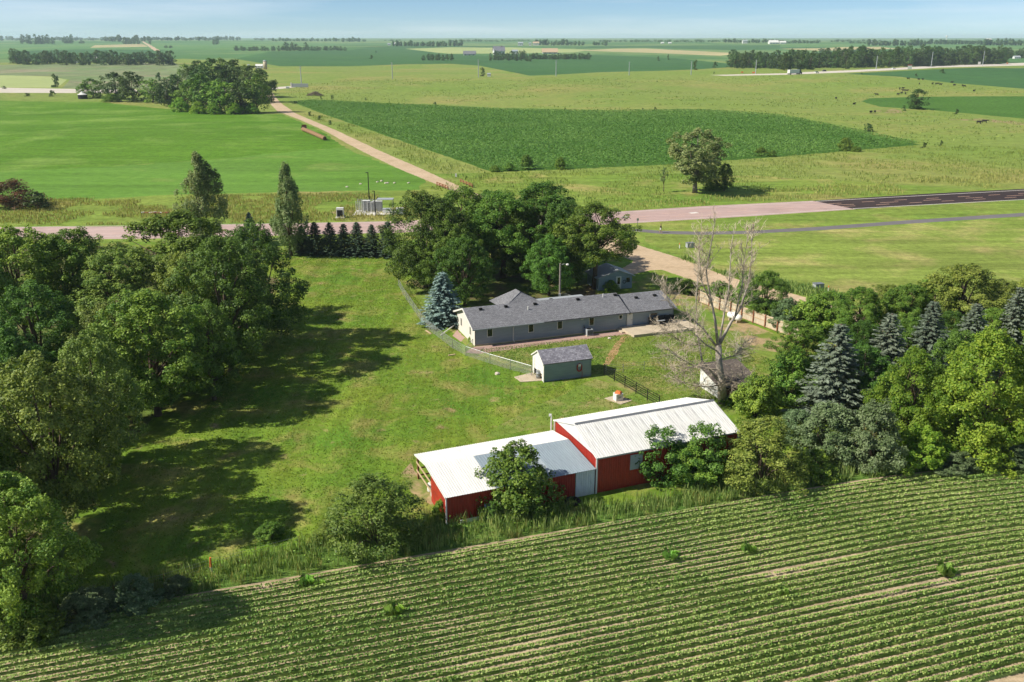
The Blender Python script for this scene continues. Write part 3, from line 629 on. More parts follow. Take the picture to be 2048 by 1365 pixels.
# ---------------------------------------------------------------- right side: bushes by the fence, spruces, bright trees
for k, nm, x, yb, yt, w, lab in [
 ('dark', 'broadleaf_tree', 1528, 642, 540, 92, 'round green tree rising behind the plank fence right of the dead tree'),
 ('grey_bush', 'broadleaf_tree', 1576, 664, 592, 90, 'grey-green bush hanging over the plank fence'),
 ('bush', 'broadleaf_tree', 1625, 680, 588, 130, 'dark bush over the right end of the plank fence'),
 ('maple', 'broadleaf_tree', 1710, 690, 572, 120, 'green tree behind the front grey spruce'),
 ('maple', 'broadleaf_tree', 1805, 680, 566, 120, 'green tree behind the middle grey spruces'),
 ('olive', 'broadleaf_tree', 1915, 680, 528, 200, 'broad olive tree standing highest at the right, before the hay field'),
 ('olive', 'broadleaf_tree', 2040, 650, 560, 130, 'olive tree at the right frame edge before the hay field'),
 ('lime', 'broadleaf_tree', 2075, 760, 600, 150, 'yellow-green tree cut by the right frame edge'),
 ('lime', 'broadleaf_tree', 1808, 905, 682, 165, 'bright green tree in front of the grey spruces'),
 ('lime', 'broadleaf_tree', 1945, 935, 636, 235, 'large yellow-green tree at the lower right'),
 ('lime', 'broadleaf_tree', 2070, 925, 660, 200, 'yellow-green tree at the right frame edge by the field'),
 ('lime_bush', 'broadleaf_tree', 1840, 950, 850, 130, 'low lime-coloured tree by the field edge'),
 ('lime_bush', 'broadleaf_tree', 1965, 948, 850, 130, 'lime-coloured foliage skirt below the large yellow-green tree'),
 ('maple', 'broadleaf_tree', 1660, 660, 582, 110, 'green tree behind the right end of the plank fence'),
 ('olive', 'broadleaf_tree', 1765, 660, 568, 120, 'olive tree in the row behind the spruces before the hay field'),
 ('maple', 'broadleaf_tree', 1860, 660, 556, 130, 'green tree left of the broad olive tree before the hay field'),
 ('olive', 'broadleaf_tree', 1985, 655, 556, 120, 'olive tree between the broad olive tree and the right frame edge'),
 ('dark', 'broadleaf_tree', 1720, 820, 690, 150, 'shaded tree right behind the big grey spruce'),
 ('dark', 'broadleaf_tree', 1712, 770, 640, 110, 'dark tree between the first and second grey spruces'),
 ('dark', 'broadleaf_tree', 1806, 750, 632, 110, 'dark tree between the second and third grey spruces'),
 ('dark', 'broadleaf_tree', 1890, 735, 622, 110, 'dark tree between the third and fourth grey spruces'),
 ('maple', 'broadleaf_tree', 1972, 730, 615, 110, 'green tree between the fourth and fifth grey spruces'),
 ('maple', 'broadleaf_tree', 1590, 740, 640, 120, 'green tree between the plank fence end and the big grey spruce'),
 ('dark', 'broadleaf_tree', 1900, 840, 660, 150, 'shaded tree between the bright green tree and the large yellow-green tree')]:
    plant(k, nm, x, yb, yt, w, lab, 'trees at the right of the yard')
for k, x, yb, yt, w, lab in [
 ('grey_spruce', 1660, 835, 645, 165, 'big grey-green spruce nearest the dead tree'),
 ('grey_spruce', 1762, 790, 625, 140, 'brownish grey spruce right of the big one'),
 ('grey_spruce', 1845, 765, 600, 130, 'third grey spruce from the dead tree'),
 ('grey_spruce', 1932, 750, 605, 118, 'fourth grey spruce from the dead tree'),
 ('grey_spruce', 2012, 740, 572, 110, 'fifth grey spruce from the dead tree, nearest the right frame edge')]:
    plant(k, 'spruce_tree', x, yb, yt, w, lab, 'spruces at the right of the yard')
for k, x, yb, yt, w, lab in [
 ('bush', 1575, 815, 690, 130, 'bright green bush behind the lean-to shed'),
 ('bush', 1510, 850, 745, 120, 'bright green bush at the right end of the big barn'),
 ('grey_bush', 1655, 935, 800, 165, 'grey-green bush right of the big barn'),
 ('grey_bush', 1740, 955, 790, 150, 'dark grey-green bush left of the bright trees by the field'),
 ('olive_bush', 1520, 990, 830, 220, 'olive bush hiding the right end of the barn wall'),
 ('bush', 1625, 965, 900, 110, 'low green bush at the field edge below the grey-green ones'),
 ('grey_bush', 1590, 900, 815, 110, 'grey bush between the big barn and the big grey spruce'),
 ('thin_bush', 1318, 975, 850, 130, 'thin tall shrub against the big barn wall, left of two'),
 ('thin_bush', 1402, 970, 842, 130, 'thin tall shrub against the big barn wall, right of two'),
 ('bush', 1375, 975, 885, 140, 'leafy bush at the foot of the big barn wall'),
 ('bush', 1035, 1042, 882, 200, 'round green bush in front of the low shed roof'),
 ('olive_bush', 752, 1122, 948, 250, 'large olive bush left of the low shed'),
 ('olive_bush', 660, 1090, 1040, 90, 'small olive shrub joined to the large bush left of the low shed'),
 ('lime_bush', 884, 1042, 998, 58, 'small lime shrub at the low shed corner'),
 ('thin_bush', 985, 1042, 1000, 40, 'small shrub by the white board at the low shed wall'),
 ('bush', 1470, 815, 790, 60, 'low bush at the foot of the dead tree'),
 ('bush', 1385, 812, 790, 50, 'low weeds clump behind the big barn roof'),
 ('grey_bush', 1905, 955, 900, 120, 'shaded bush under the large yellow-green tree'),
 ('grey_bush', 2030, 950, 890, 130, 'shaded bush at the right frame edge by the field'),
 ('bush', 1375, 590, 558, 60, 'dark bush beyond the garage left of the dead branches'),
 ('bush', 1440, 600, 560, 75, 'dark bush behind the dead tree at the fence start'),
 ('bush', 1490, 612, 548, 70, 'green bush behind the dead tree on the road side'),
 ('bush', 1665, 665, 625, 70, 'bush behind the plank fence end by the road'),
 ('bush', 942, 684, 672, 14, 'small leafy plant at the house gable foot')]:
    plant(k, 'bush', x, yb, yt, w, lab, None, 'bush')
# ---------------------------------------------------------------- beyond the pink road
plant('cottonwood', 'cottonwood_tree', 1390, 386, 256, 142, 'lone big cottonwood with pale trunk beyond the pink road')
plant('dark', 'broadleaf_tree', 1448, 382, 326, 44, 'small dark tree right beside the lone cottonwood')
plant('bush', 'bush', 1425, 382, 358, 44, 'low bush at the foot of the lone cottonwood', None, 'bush')
plant('sapling', 'sapling_tree', 1327, 384, 334, 22, 'thin sapling left of the lone cottonwood')
plant('rust_bush', 'bush', 25, 420, 362, 140, 'large reddish bush at the left frame edge beyond the pink road', None, 'bush')
plant('far_bush', 'bush', 75, 420, 388, 60, 'dark bush at the right end of the large reddish bush', None, 'bush')
for i, (x, yb, yt, w) in enumerate([(1053, 340, 308, 36), (1120, 340, 312, 30), (1522, 313, 294, 32), (1545, 314, 300, 18), (1690, 303, 274, 34), (1712, 304, 292, 26), (1018, 343, 325, 30), (990, 345, 330, 26)]):
    plant('bush', 'bush', x, yb, yt, w, ['bush on the near edge of the corn field by the gully', 'second bush on the near edge of the corn field by the gully', 'dark bush at the near corn edge right of the cottonwood', 'small bush beside the dark one at the near corn edge', 'spiky bush at the right of the near corn edge', 'low dark bush beside the spiky one at the corn edge', 'low bush at the corn field corner', 'lowest bush at the corn field corner by the gravel road'][i], 'bushes on the near corn edge', 'bush')
plant('far', 'broadleaf_tree', 1833, 219, 179, 44, 'lone tree standing in the right corn field among the cattle', var=1)
for x, yb, yt, w in [(1807, 222, 212, 12), (1913, 229, 219, 11), (1735, 264, 249, 26), (1848, 296, 286, 14), (1882, 292, 282, 10), (870, 212, 205, 11), (1285, 222, 217, 6), (1310, 222, 215, 8), (1130, 221, 216, 6), (731, 201, 196, 5), (665, 199, 191, 9), (642, 198, 193, 6), (1832, 153, 148, 7), (1884, 147, 139, 14), (1723, 149, 146, 6), (965, 153, 137, 14), (1390, 140, 122, 13), (1430, 137, 125, 14), (1428, 148, 144, 4), (1497, 137, 132, 5), (743, 118, 111, 9), (752, 106, 103, 5), (1316, 122, 114, 8), (1336, 120, 110, 6), (55, 193, 187, 16), (105, 193, 182, 17), (112, 175, 151, 22), (8, 178, 173, 12), (318, 163, 147, 18), (352, 160, 149, 9), (540, 190, 176, 16), (545, 205, 192, 14), (590, 208, 203, 14), (620, 232, 224, 10), (640, 240, 232, 10), (660, 250, 242, 10)]:
    plant('far_bush', 'bush', x, yb, yt, w, 'small dark bush dotted on the open land beyond the pink road', 'bushes dotted over the far land', 'bush')
ORD = ['first', 'second', 'third', 'fourth', 'fifth', 'sixth', 'seventh', 'eighth', 'ninth', 'tenth', 'eleventh', 'twelfth', 'thirteenth', 'fourteenth', 'fifteenth', 'sixteenth', 'seventeenth', 'eighteenth', 'nineteenth', 'twentieth', 'twenty-first', 'twenty-second']
GROVE = sorted([(186, 196, 158, 62), (232, 198, 146, 62), (268, 203, 144, 64), (306, 206, 158, 58), (338, 213, 160, 64), (372, 221, 172, 60), (405, 225, 150, 80), (444, 227, 160, 70), (482, 227, 165, 62), (516, 225, 150, 62), (385, 195, 136, 60), (428, 190, 118, 70), (470, 188, 120, 64), (505, 195, 132, 74), (524, 205, 140, 56), (410, 208, 132, 70), (455, 208, 140, 70), (352, 200, 150, 50), (400, 178, 122, 50), (450, 178, 118, 60), (492, 180, 130, 50), (375, 170, 128, 40)])
for x, yb, yt, w in GROVE:
    nth_ = ORD[GROVE.index((x, yb, yt, w))]; plant('far_lime' if (x * 7) % 3 == 0 else 'far', 'broadleaf_tree', x, yb, yt, w, nth_ + ' tree from the left in the dense dark grove by the gravel road', 'grove left of the gravel road')
for i_, (x, yb, yt, w) in enumerate([(225, 204, 188, 46), (362, 224, 196, 44), (398, 228, 204, 40), (430, 229, 206, 36), (470, 229, 206, 40), (505, 228, 206, 36)]):
    plant('lime_bush', 'bush', x, yb, yt, w, ORD[i_] + ' light green shrub from the left along the front of the dense grove', 'shrubs before the grove', 'bush')

def belt(x0, x1, yb, yt, n, w, lab, grp, kinds=('far',), yb2=None, jy=1.2, jt=.25):
    for i in range(n):
        t = (i + trng.uniform(.1, .9)) / n; x = x0 + (x1 - x0) * t; b = yb + ((yb2 or yb) - yb) * t + trng.uniform(-jy, jy) * .5
        h = (yb - yt) * trng.uniform(1 - jt, 1 + jt * .5)
        plant(trng.choice(kinds), 'broadleaf_tree', x, b, b - h, w * trng.uniform(.8, 1.25), lab, grp)
belt(20, 350, 129, 102, 36, 22, 'tree of the farmstead belt above the terraced field', 'farmstead belt above the terraced field', jy=4)
belt(45, 108, 88.5, 70, 9, 11, 'tree of the far clump on the left skyline', 'far left skyline clump')
belt(126, 148, 88, 70, 4, 9, 'tree of the small far clump right of the skyline clump', 'small far clump')
belt(160, 168, 88, 80, 1, 12, 'round far tree alone right of the small far clump', None)
belt(246, 282, 88.5, 75, 5, 9, 'tree of the far clump beside the distant gravel road', 'clump by the distant gravel road')
belt(297, 305, 89, 74, 1, 9, 'single far tree right of the distant gravel road', None)
belt(426, 435, 90, 75, 2, 9, 'tree of the lone pair on the far field', 'lone far pair')
belt(467, 692, 102, 93, 34, 9, 'low tree of the long far windbreak', 'long far windbreak', jy=.6)
belt(562, 616, 100, 86, 4, 12, 'taller tree rising above the long far windbreak', 'tall trees of the far windbreak')
belt(330, 345, 97, 91, 2, 8, 'dark far tree on the small green knoll', 'knoll trees')
belt(845, 905, 121, 108, 8, 10, 'tree around the dark-roofed far house', 'trees round the dark-roofed house')
belt(980, 1060, 122, 104, 18, 9, 'tree of the windbreak before the far white house', 'windbreak before the white house', jy=3)
belt(1060, 1180, 119, 107, 24, 10, 'tree of the dense far hedge right of the white house', 'dense far hedge', jy=1)
belt(1460, 1550, 136, 103, 18, 20, 'tree of the left part of the creek belt beyond the far road', 'left creek belt', jy=4)
belt(1550, 1700, 140, 104, 28, 23, 'tree of the middle creek belt behind the white truck', 'middle creek belt', yb2=134, jy=5)
belt(1690, 1880, 136, 98, 34, 27, 'tree of the tall creek belt right of the white truck', 'tall creek belt', yb2=130, jy=5)
belt(1870, 2010, 131, 98, 28, 24, 'tree of the right creek belt by the orange road sign', 'right creek belt', yb2=126, jy=4)
belt(2000, 2080, 117, 98, 12, 13, 'tree of the belt at the right frame edge', 'right edge belt')
belt(1635, 1730, 106, 96, 10, 11, 'tree of the small wood above the creek belt', 'wood above the creek belt', jy=2)

def woods(name, lab, spans, seed):
    """far wood on the skyline, one mass"""
    rng = np.random.default_rng(seed); Vs, Fs, tn, off = [], [], [], 0
    for x0, x1, yb, yt, n in spans:
        for i in range(n):
            x = x0 + (x1 - x0) * (i + rng.uniform(0, 1)) / n; P = G(x, yb + rng.uniform(-.6, .6)); s = 1 / px_m(P)
            h = (yb - yt) * s * rng.uniform(.6, 1.08); w = (x1 - x0) / n * s * rng.uniform(.9, 1.6)
            m = 90; d = norm(rng.normal(size=(m, 3))); rad = rng.uniform(.5, 1, (m, 1))
            Q = np.array([P.x, P.y, P.z + h * .5]) + d * rad * np.array([w * .6, w * .6, h * .52])
            V, F = leaves(Q, norm(d + rng.normal(size=(m, 3)) * .4 + [0, 0, .3]), h * .3, .8, rng)
            Vs.append(V); Fs.append(F + off); off += len(V); tn.append(np.clip(rng.normal(.45, .25, m), 0, 1))
    tag(link(name, np_mesh(name, np.vstack(Vs), np.vstack(Fs), M['leaf_far'], np.concatenate(tn))), lab, 'wood', kind='stuff')
woods('far_wood', 'line of far woods along the left skyline', [(-40, 45, 81.5, 72, 12), (90, 215, 81.5, 74, 18), (210, 290, 83, 71, 14), (295, 425, 81.5, 73, 22), (425, 482, 81.5, 73, 10), (505, 540, 81.5, 75, 4), (-300, -40, 82, 73, 26)], 1)
woods('far_wood', 'line of far woods along the middle skyline', [(545, 680, 83, 76, 24), (680, 730, 84, 75, 8), (770, 800, 82.5, 79, 6), (785, 925, 93, 81, 34), (900, 1000, 84, 79, 16), (1000, 1060, 83, 79, 10), (1065, 1135, 91, 79, 16), (1135, 1166, 91, 81, 6), (1186, 1212, 91, 81, 5), (1200, 1450, 84.5, 79, 40)], 2)
woods('far_wood', 'line of far woods along the right skyline', [(1450, 1560, 86, 78.5, 20), (1560, 1640, 87, 80, 14), (1660, 1760, 84, 79, 16), (1735, 1850, 92, 79, 22), (1850, 1960, 89, 78, 20), (1960, 2080, 91, 78, 24), (2080, 2350, 91, 79, 40), (1700, 1735, 88, 83, 6)], 3)
# ---------------------------------------------------------------- buildings
def lap_siding(name, col, pitch=.18):
    m, n, l, b = newmat(name)
    f1 = remap(n, l, noise_node(n, l, 1.5, 5, stretch=(.4, .4, 3)), .3, .7, .9, 1.08)
    cb = n.new('ShaderNodeCombineColor')
    for i in range(3): l.new(f1, cb.inputs[i])
    l.new(mix(n, l, 1., col, cb.outputs[0], 'MULTIPLY'), b.inputs['Base Color']); b.inputs['Roughness'].default_value = .6
    w = n.new('ShaderNodeTexWave'); w.wave_type = 'BANDS'; w.bands_direction = 'Z'; w.wave_profile = 'SAW'; w.inputs['Scale'].default_value = math.pi * 2 / (20 * pitch) 
    l.new(n.new('ShaderNodeTexCoord').outputs['Object'], w.inputs['Vector'])
    bp = n.new('ShaderNodeBump'); bp.inputs['Strength'].default_value = .8; bp.inputs['Distance'].default_value = .025
    l.new(w.outputs['Fac'], bp.inputs['Height']); l.new(bp.outputs['Normal'], b.inputs['Normal'])
    return m
def shingles(name, a, b_, spot=.5, rowh=.16):
    """asphalt shingles: courses and tabs with uneven granule tones"""
    m, n, l, b = newmat(name)
    br = n.new('ShaderNodeTexBrick'); br.inputs['Scale'].default_value = 1.0; br.inputs['Brick Width'].default_value = .34; br.inputs['Row Height'].default_value = rowh
    br.inputs['Mortar Size'].default_value = .008; br.inputs['Color1'].default_value = a; br.inputs['Color2'].default_value = b_
    br.inputs['Mortar'].default_value = tuple(x * .55 for x in a[:3]) + (1,); br.inputs['Bias'].default_value = 0
    l.new(n.new('ShaderNodeTexCoord').outputs['Object'], br.inputs['Vector'])
    f = remap(n, l, noise_node(n, l, 5, 4, .7), .3, .7, 1 - spot, 1 + spot)
    f2 = remap(n, l, noise_node(n, l, .4, 4), .3, .7, .9, 1.1)
    mu = n.new('ShaderNodeMath'); mu.operation = 'MULTIPLY'; l.new(f, mu.inputs[0]); l.new(f2, mu.inputs[1])
    cb = n.new('ShaderNodeCombineColor')
    for i in range(3): l.new(mu.outputs[0], cb.inputs[i])
    l.new(mix(n, l, 1., br.outputs['Color'], cb.outputs[0], 'MULTIPLY'), b.inputs['Base Color'])
    b.inputs['Roughness'].default_value = .95; b.inputs['Specular IOR Level'].default_value = .1
    bp = n.new('ShaderNodeBump'); bp.inputs['Strength'].default_value = .6; bp.inputs['Distance'].default_value = .02
    l.new(mu.outputs[0], bp.inputs['Height']); l.new(bp.outputs['Normal'], b.inputs['Normal'])
    return m
def metal_sheet(name, col, rough=.45, dirt=.12, metal=0., streaks=(6, .5, 1)):
    m, n, l, b = newmat(name)
    oi = n.new('ShaderNodeObjectInfo')
    v = remap(n, l, oi.outputs['Random'], 0, 1, 1 - dirt * .5, 1.0)
    f = remap(n, l, noise_node(n, l, 1.3, 6, .65, stretch=streaks), .45, .75, 1, 1 - dirt * 2.2)
    mu = n.new('ShaderNodeMath'); mu.operation = 'MULTIPLY'; l.new(v, mu.inputs[0]); l.new(f, mu.inputs[1])
    cb = n.new('ShaderNodeCombineColor')
    for i in range(3): l.new(mu.outputs[0], cb.inputs[i])
    l.new(mix(n, l, 1., col, cb.outputs[0], 'MULTIPLY'), b.inputs['Base Color'])
    b.inputs['Roughness'].default_value = rough; b.inputs['Metallic'].default_value = metal
    return m
M['siding'] = lap_siding('lap_siding_grey', S('8c98a0'))
M['siding_white'] = pmat('stucco_white', S('d2cdc2'), .7, .05, 2, .2, 20)
M['siding_blue'] = lap_siding('lap_siding_blue', S('84959f'))
M['shingle'] = shingles('shingles_grey', S('6f6f72'), S('838386'), .35)
M['shingle_brown'] = shingles('shingles_brown', S('74727a'), S('96949a'), .35, .25)
M['shingle_dark'] = shingles('shingles_dark', S('5e5650'), S('746a62'), .3)
M['trim'] = pmat('white_trim', S('dedbd2'), .55, .05, 2)
M['trim_grey'] = pmat('grey_trim', S('9da2a4'), .55, .06, 2)
M['glass'] = pmat('window_glass', S('17191b'), .06, .2, 1, spec=.6)
M['dark'] = pmat('black_paint', S('1d1c1c'), .6, .15, 4)
M['white_roof'] = metal_sheet('white_roof_sheet', S('e4e2dc'), .5, .14)
M['white_roof_old'] = metal_sheet('weathered_white_sheet', S('e6e4de'), .55, .3, streaks=(9, .35, 1))
M['galv'] = metal_sheet('galvanised_sheet', S('8f9ca4'), .5, .2, 0)
M['galv_pale'] = metal_sheet('pale_galvanised_sheet', S('a9b3b8'), .5, .2, 0)
M['red_sheet'] = metal_sheet('red_wall_sheet', S('a62c1e'), .55, .22, 0, (3, 1, 1))
M['white_sheet'] = metal_sheet('white_wall_sheet', S('d6d8d6'), .5, .1, 0, (3, 1, 1))
M['rust_board'] = pmat('weathered_board', S('8a5a40'), .9, .25, 4, .4, 20)
M['tan_board'] = pmat('pale_tan_board', S('b8a080'), .9, .2, 4, .4, 20)  # tan is the board's own colour, paler than the brown posts
M['concrete'] = pmat('concrete', S('b9aa92'), .9, .12, .8, .3, 14)
M['concrete_white'] = pmat('new_concrete', S('d4d0c8'), .9, .06, .8, .2, 14)
M['steel'] = pmat('galvanised_steel', S('9a9c9c'), .45, .15, 3, metal=.6)
M['wood_pole'] = pmat('pole_wood', S('8a8178'), .95, .2, 3, .5, 10)
M['orange'] = pmat('orange_paint', S('d9743c'), .6, .15, 3)
M['red_hose'] = pmat('red_hose', S('a03428'), .5, .1, 6)
M['white_paint'] = pmat('white_paint', S('dcdad4'), .45, .06, 2)
M['stone'] = pmat('field_stone', S('c4b8a8'), .95, .2, 2, .6, 6)

def ribbed(w, L, ribs=4, h=.028, th=.012):
    """ribbed metal sheet, width w along x, length L along y"""
    xs = [(0, 0)]
    for k in range(ribs):
        c = w * (k + .5) / ribs; xs += [(c - .035, 0), (c - .015, h), (c + .015, h), (c + .035, 0)]
    xs.append((w, 0)); n = len(xs)
    v = [(x, 0, z) for x, z in xs] + [(x, L, z) for x, z in xs] + [(0, 0, -th), (w, 0, -th), (0, L, -th), (w, L, -th)]
    f = [(i, i + 1, n + i + 1, n + i) for i in range(n - 1)]
    b = 2 * n
    f += [(b, b + 2, b + 3, b + 1), (0, n, b + 2, b), (n - 1, b + 1, b + 3, 2 * n - 1)]
    f.append(tuple([b] + [b + 1] + list(range(n - 1, -1, -1)))); f.append(tuple([b + 3, b + 2] + list(range(n, 2 * n))))
    return v, f
SHEETS = {}
def sheets(name, parent, mat, o, u, v, total, length, w=.9, ribs=4):
    """a run of separate ribbed sheets: o start corner, u run direction, v sheet length direction"""
    o, u, v = Vector(o), Vector(u).normalized(), Vector(v).normalized(); nn = u.cross(v)
    k = max(1, round(total / w)); w = total / k
    key = (round(w, 4), round(length, 4), mat, ribs)
    if key not in SHEETS:
        vv, ff = ribbed(w - .006, length, ribs); SHEETS[key] = MB().add(vv, ff).mesh(name, M[mat])
    out = []
    for i in range(k):
        ob = link(name, SHEETS[key], parent)
        p = o + u * (w * i + .003)
        ob.matrix_local = Matrix(((u.x, v.x, nn.x, p.x), (u.y, v.y, nn.y, p.y), (u.z, v.z, nn.z, p.z), (0, 0, 0, 1)))
        out.append(ob)
    return out
def frame_pt(o, ang, yl, x, y):
    """photo point -> local (x, z) on the wall plane y = yl of a building frame"""
    d = ray(x, y); c, s = math.cos(ang), math.sin(ang)
    # world point o + x*(c,s) + yl*(-s,c)
    bx, by = o[0] - yl * s, o[1] + yl * c
    # solve t*d.xy = b + X*(c,s)
    den = d[0] * s - d[1] * c
    t = (bx * s - by * c) / den
    X = (t * d[0] - bx) * c + (t * d[1] - by) * s
    return X, CAM_H + t * d[2]
def local(o, ang, P):
    c, s = math.cos(ang), math.sin(ang); dx, dy = P.x - o[0], P.y - o[1]
    return dx * c + dy * s, -dx * s + dy * c
def window(parent, cx, cz, w, h, y, axis='x', fr='trim', out=-1, t=.06):
    """framed pane set on a wall; wall plane at y (axis x) or x (axis y), facing out"""
    def bx(m, a0, a1, z0, z1, d0, d1):
        d0, d1 = sorted((y + out * d0, y + out * d1))
        m.box(a0, a1, d0, d1, z0, z1) if axis == 'x' else m.box(d0, d1, a0, a1, z0, z1)
    m = MB()
    bx(m, cx - w / 2 - t, cx - w / 2, cz - h / 2 - t, cz + h / 2 + t, .0, .05); bx(m, cx + w / 2, cx + w / 2 + t, cz - h / 2 - t, cz + h / 2 + t, .0, .05)
    bx(m, cx - w / 2, cx + w / 2, cz + h / 2, cz + h / 2 + t, .0, .05); bx(m, cx - w / 2, cx + w / 2, cz - h / 2 - t, cz - h / 2, .0, .06)
    win = m.build('window', M[fr], parent)
    g = MB(); bx(g, cx - w / 2, cx + w / 2, cz - h / 2, cz + h / 2, .0, .015); g.build('pane', M['glass'], win)
    return win
def slope_roof(name, mat, parent, pts, th=.12):
    """roof plane from four corners (eave a, eave b, ridge b, ridge a), thickness downwards; texture runs along the slope"""
    a, b, c, d = [Vector(p) for p in pts]
    u = (b - a).normalized(); v = (d - a); v = (v - u * v.dot(u)).normalized(); n = u.cross(v)
    if n.z < 0: n = -n
    loc_ = [((p - a).dot(u), (p - a).dot(v)) for p in (a, b, c, d)]
    w = v if u.cross(v).z > 0 else v
    mb = MB().add([(x, y, 0) for x, y in loc_] + [(x, y, -th) for x, y in loc_], [(0, 1, 2, 3), (7, 6, 5, 4), (0, 4, 5, 1), (1, 5, 6, 2), (2, 6, 7, 3), (3, 7, 4, 0)])
    ob = link(name, mb.mesh(name, M[mat]), parent)
    nn = u.cross(v)
    if nn.z < 0:
        u2 = -u; a2 = b; loc_ = [((p - a2).dot(u2), (p - a2).dot(v)) for p in (a, b, c, d)]
        mb = MB().add([(x, y, 0) for x, y in loc_] + [(x, y, -th) for x, y in loc_], [(3, 2, 1, 0), (4, 5, 6, 7), (1, 5, 4, 0), (2, 6, 5, 1), (3, 7, 6, 2), (0, 4, 7, 3)])
        ob.data = mb.mesh(name, M[mat]); u, a = u2, a2; nn = u.cross(v)
    mm = Matrix(((u.x, v.x, nn.x, a.x), (u.y, v.y, nn.y, a.y), (u.z, v.z, nn.z, a.z), (0, 0, 0, 1)))
    ob.matrix_local = mm; ROOFM[ob.name] = mm
    return ob
ROOFM = {}
def roof_part(roof, name, mat, P, mb, parent_child=True):
    """small thing standing on a roof, given in the building frame: child of the roof plane"""
    ob = link(name, mb.mesh(name, M[mat]), roof); ob.matrix_local = ROOFM[roof.name].inverted() @ Matrix.Translation(P); return ob

# ---- the long house
HO, HA = (-4.91, 106.89), R(19.7)
house = thing('house', 'long low grey house with shingle roof and white left gable', 'house', (HO[0], HO[1], 0), HA)
D2, HE, HR, HL = 8.68, 2.35, 3.95, 21.83
w0, w1 = .4, 8.28
MB().box(.4, HL - .2, w0, w0 + .15, 0, HE + .1).build('front_wall', M['siding'], house)
MB().box(.4, HL - .2, w1 - .15, w1, 0, HE + .1).build('rear_wall', M['siding'], house)
rake = lambda y: HE + (HR - HE) * (y / 4.34 if y < 4.34 else (D2 - y) / 4.34) - .14
MB().prism([(w0, 0), (w1, 0), (w1, rake(w1)), (4.34, rake(4.34)), (w0, rake(w0))], .38, .53).build('gable_wall', M['siding_white'], house)
MB().prism([(w0, 0), (w1, 0), (w1, rake(w1)), (4.34, rake(4.34)), (w0, rake(w0))], HL - .35, HL - .2).build('gable_wall', M['siding'], house)
rf = slope_roof('roof', 'shingle', house, [(0, 0, HE), (HL, 0, HE), (HL, 4.34, HR), (0, 4.34, HR)])
rr_ = slope_roof('roof', 'shingle', house, [(0, D2, HE), (HL, D2, HE), (HL, 4.34, HR), (0, 4.34, HR)])
MB().prism([(-.02, HE - .16), (.0, HE + .01), (4.34, HR + .01), (4.34, HR - .2)], -.05, -.003).build('rake_board', M['trim'], house)
MB().prism([(D2 + .02, HE - .2), (4.34, HR - .2), (4.34, HR + .01), (D2, HE + .03)], -.05, -.003).build('rake_board', M['trim'], house)
MB().prism([(.0, HE - .3), (.0, HE - .02), (4.34, HR + .06), (4.34, HR - .16)], HL + .003, HL + .06).build('rake_board', M['dark'], house)
MB().box(-.02, 9.6, -.1, -.005, HE - .16, HE - .02).build('gutter', M['trim_grey'], house)
MB().box(0, HL, -.03, .38, HE - .14, HE - .122).build('soffit', M['trim_grey'], house)
MB().box(.36, HL - .2, w0 - .02, w0 - .003, 0, .18).build('foundation', M['concrete'], house)
for px, py in ((979.7, 665), (1062, 656), (1119.7, 650), (1183, 641.6)):
    X, Zc = frame_pt(HO, HA, w0, px, py); window(house, X, max(1.45, min(Zc, 1.6)), .62, 1.05, w0 - .002)
X, Zc = frame_pt(HO, HA, w0, 1241, 635); window(house, X, 1.75, .4, .5, w0 - .002)
window(house, 2.2, 1.5, .42, 1.05, .378, 'y'); window(house, 6.2, 1.5, .42, 1.05, .378, 'y')
X, _ = frame_pt(HO, HA, w0, 1026, 665)
MB().tube([(X, -.06, HE - .14), (X, .3, HE - .45), (X, .34, .35), (X + .05, .0, .12)], .05, 6).build('downspout', M['trim'], house)
X, Zc = frame_pt(HO, HA, w0, 1164, 642)
MB().box(X - .15, X + .15, w0 - .12, w0 - .003, 2.0, 2.12).build('wall_lamp', M['trim'], house)
ang_r = math.atan2(HR - HE, 4.34)
def on_roof(px, py, e0=HE, r0=HR):
    """building-frame point on the front roof plane under a photo point"""
    best = None
    for k in range(0, 435, 3):
        yy = k / 100; x_, z_ = frame_pt(HO, HA, yy, px, py); e = abs(z_ - (e0 + (r0 - e0) * yy / 4.34))
        if best is None or e < best[0]: best = (e, x_, yy)
    return Vector((best[1], best[2], e0 + (r0 - e0) * best[2] / 4.34))
for px, py in ((961, 620), (1011.5, 614.5), (1070, 609.5), (1155.5, 600), (1230, 591.5)):
    roof_part(rf, 'roof_vent', 'dark', on_roof(px, py), MB().box(-.2, .2, -.18, .18, -.05, .22))
for px, py in ((1056, 620), (1206, 594.5)):
    roof_part(rf, 'vent_pipe', 'trim', on_roof(px, py), MB().tube([(0, 0, -.1), (0, 0, .45)], .07, 8))
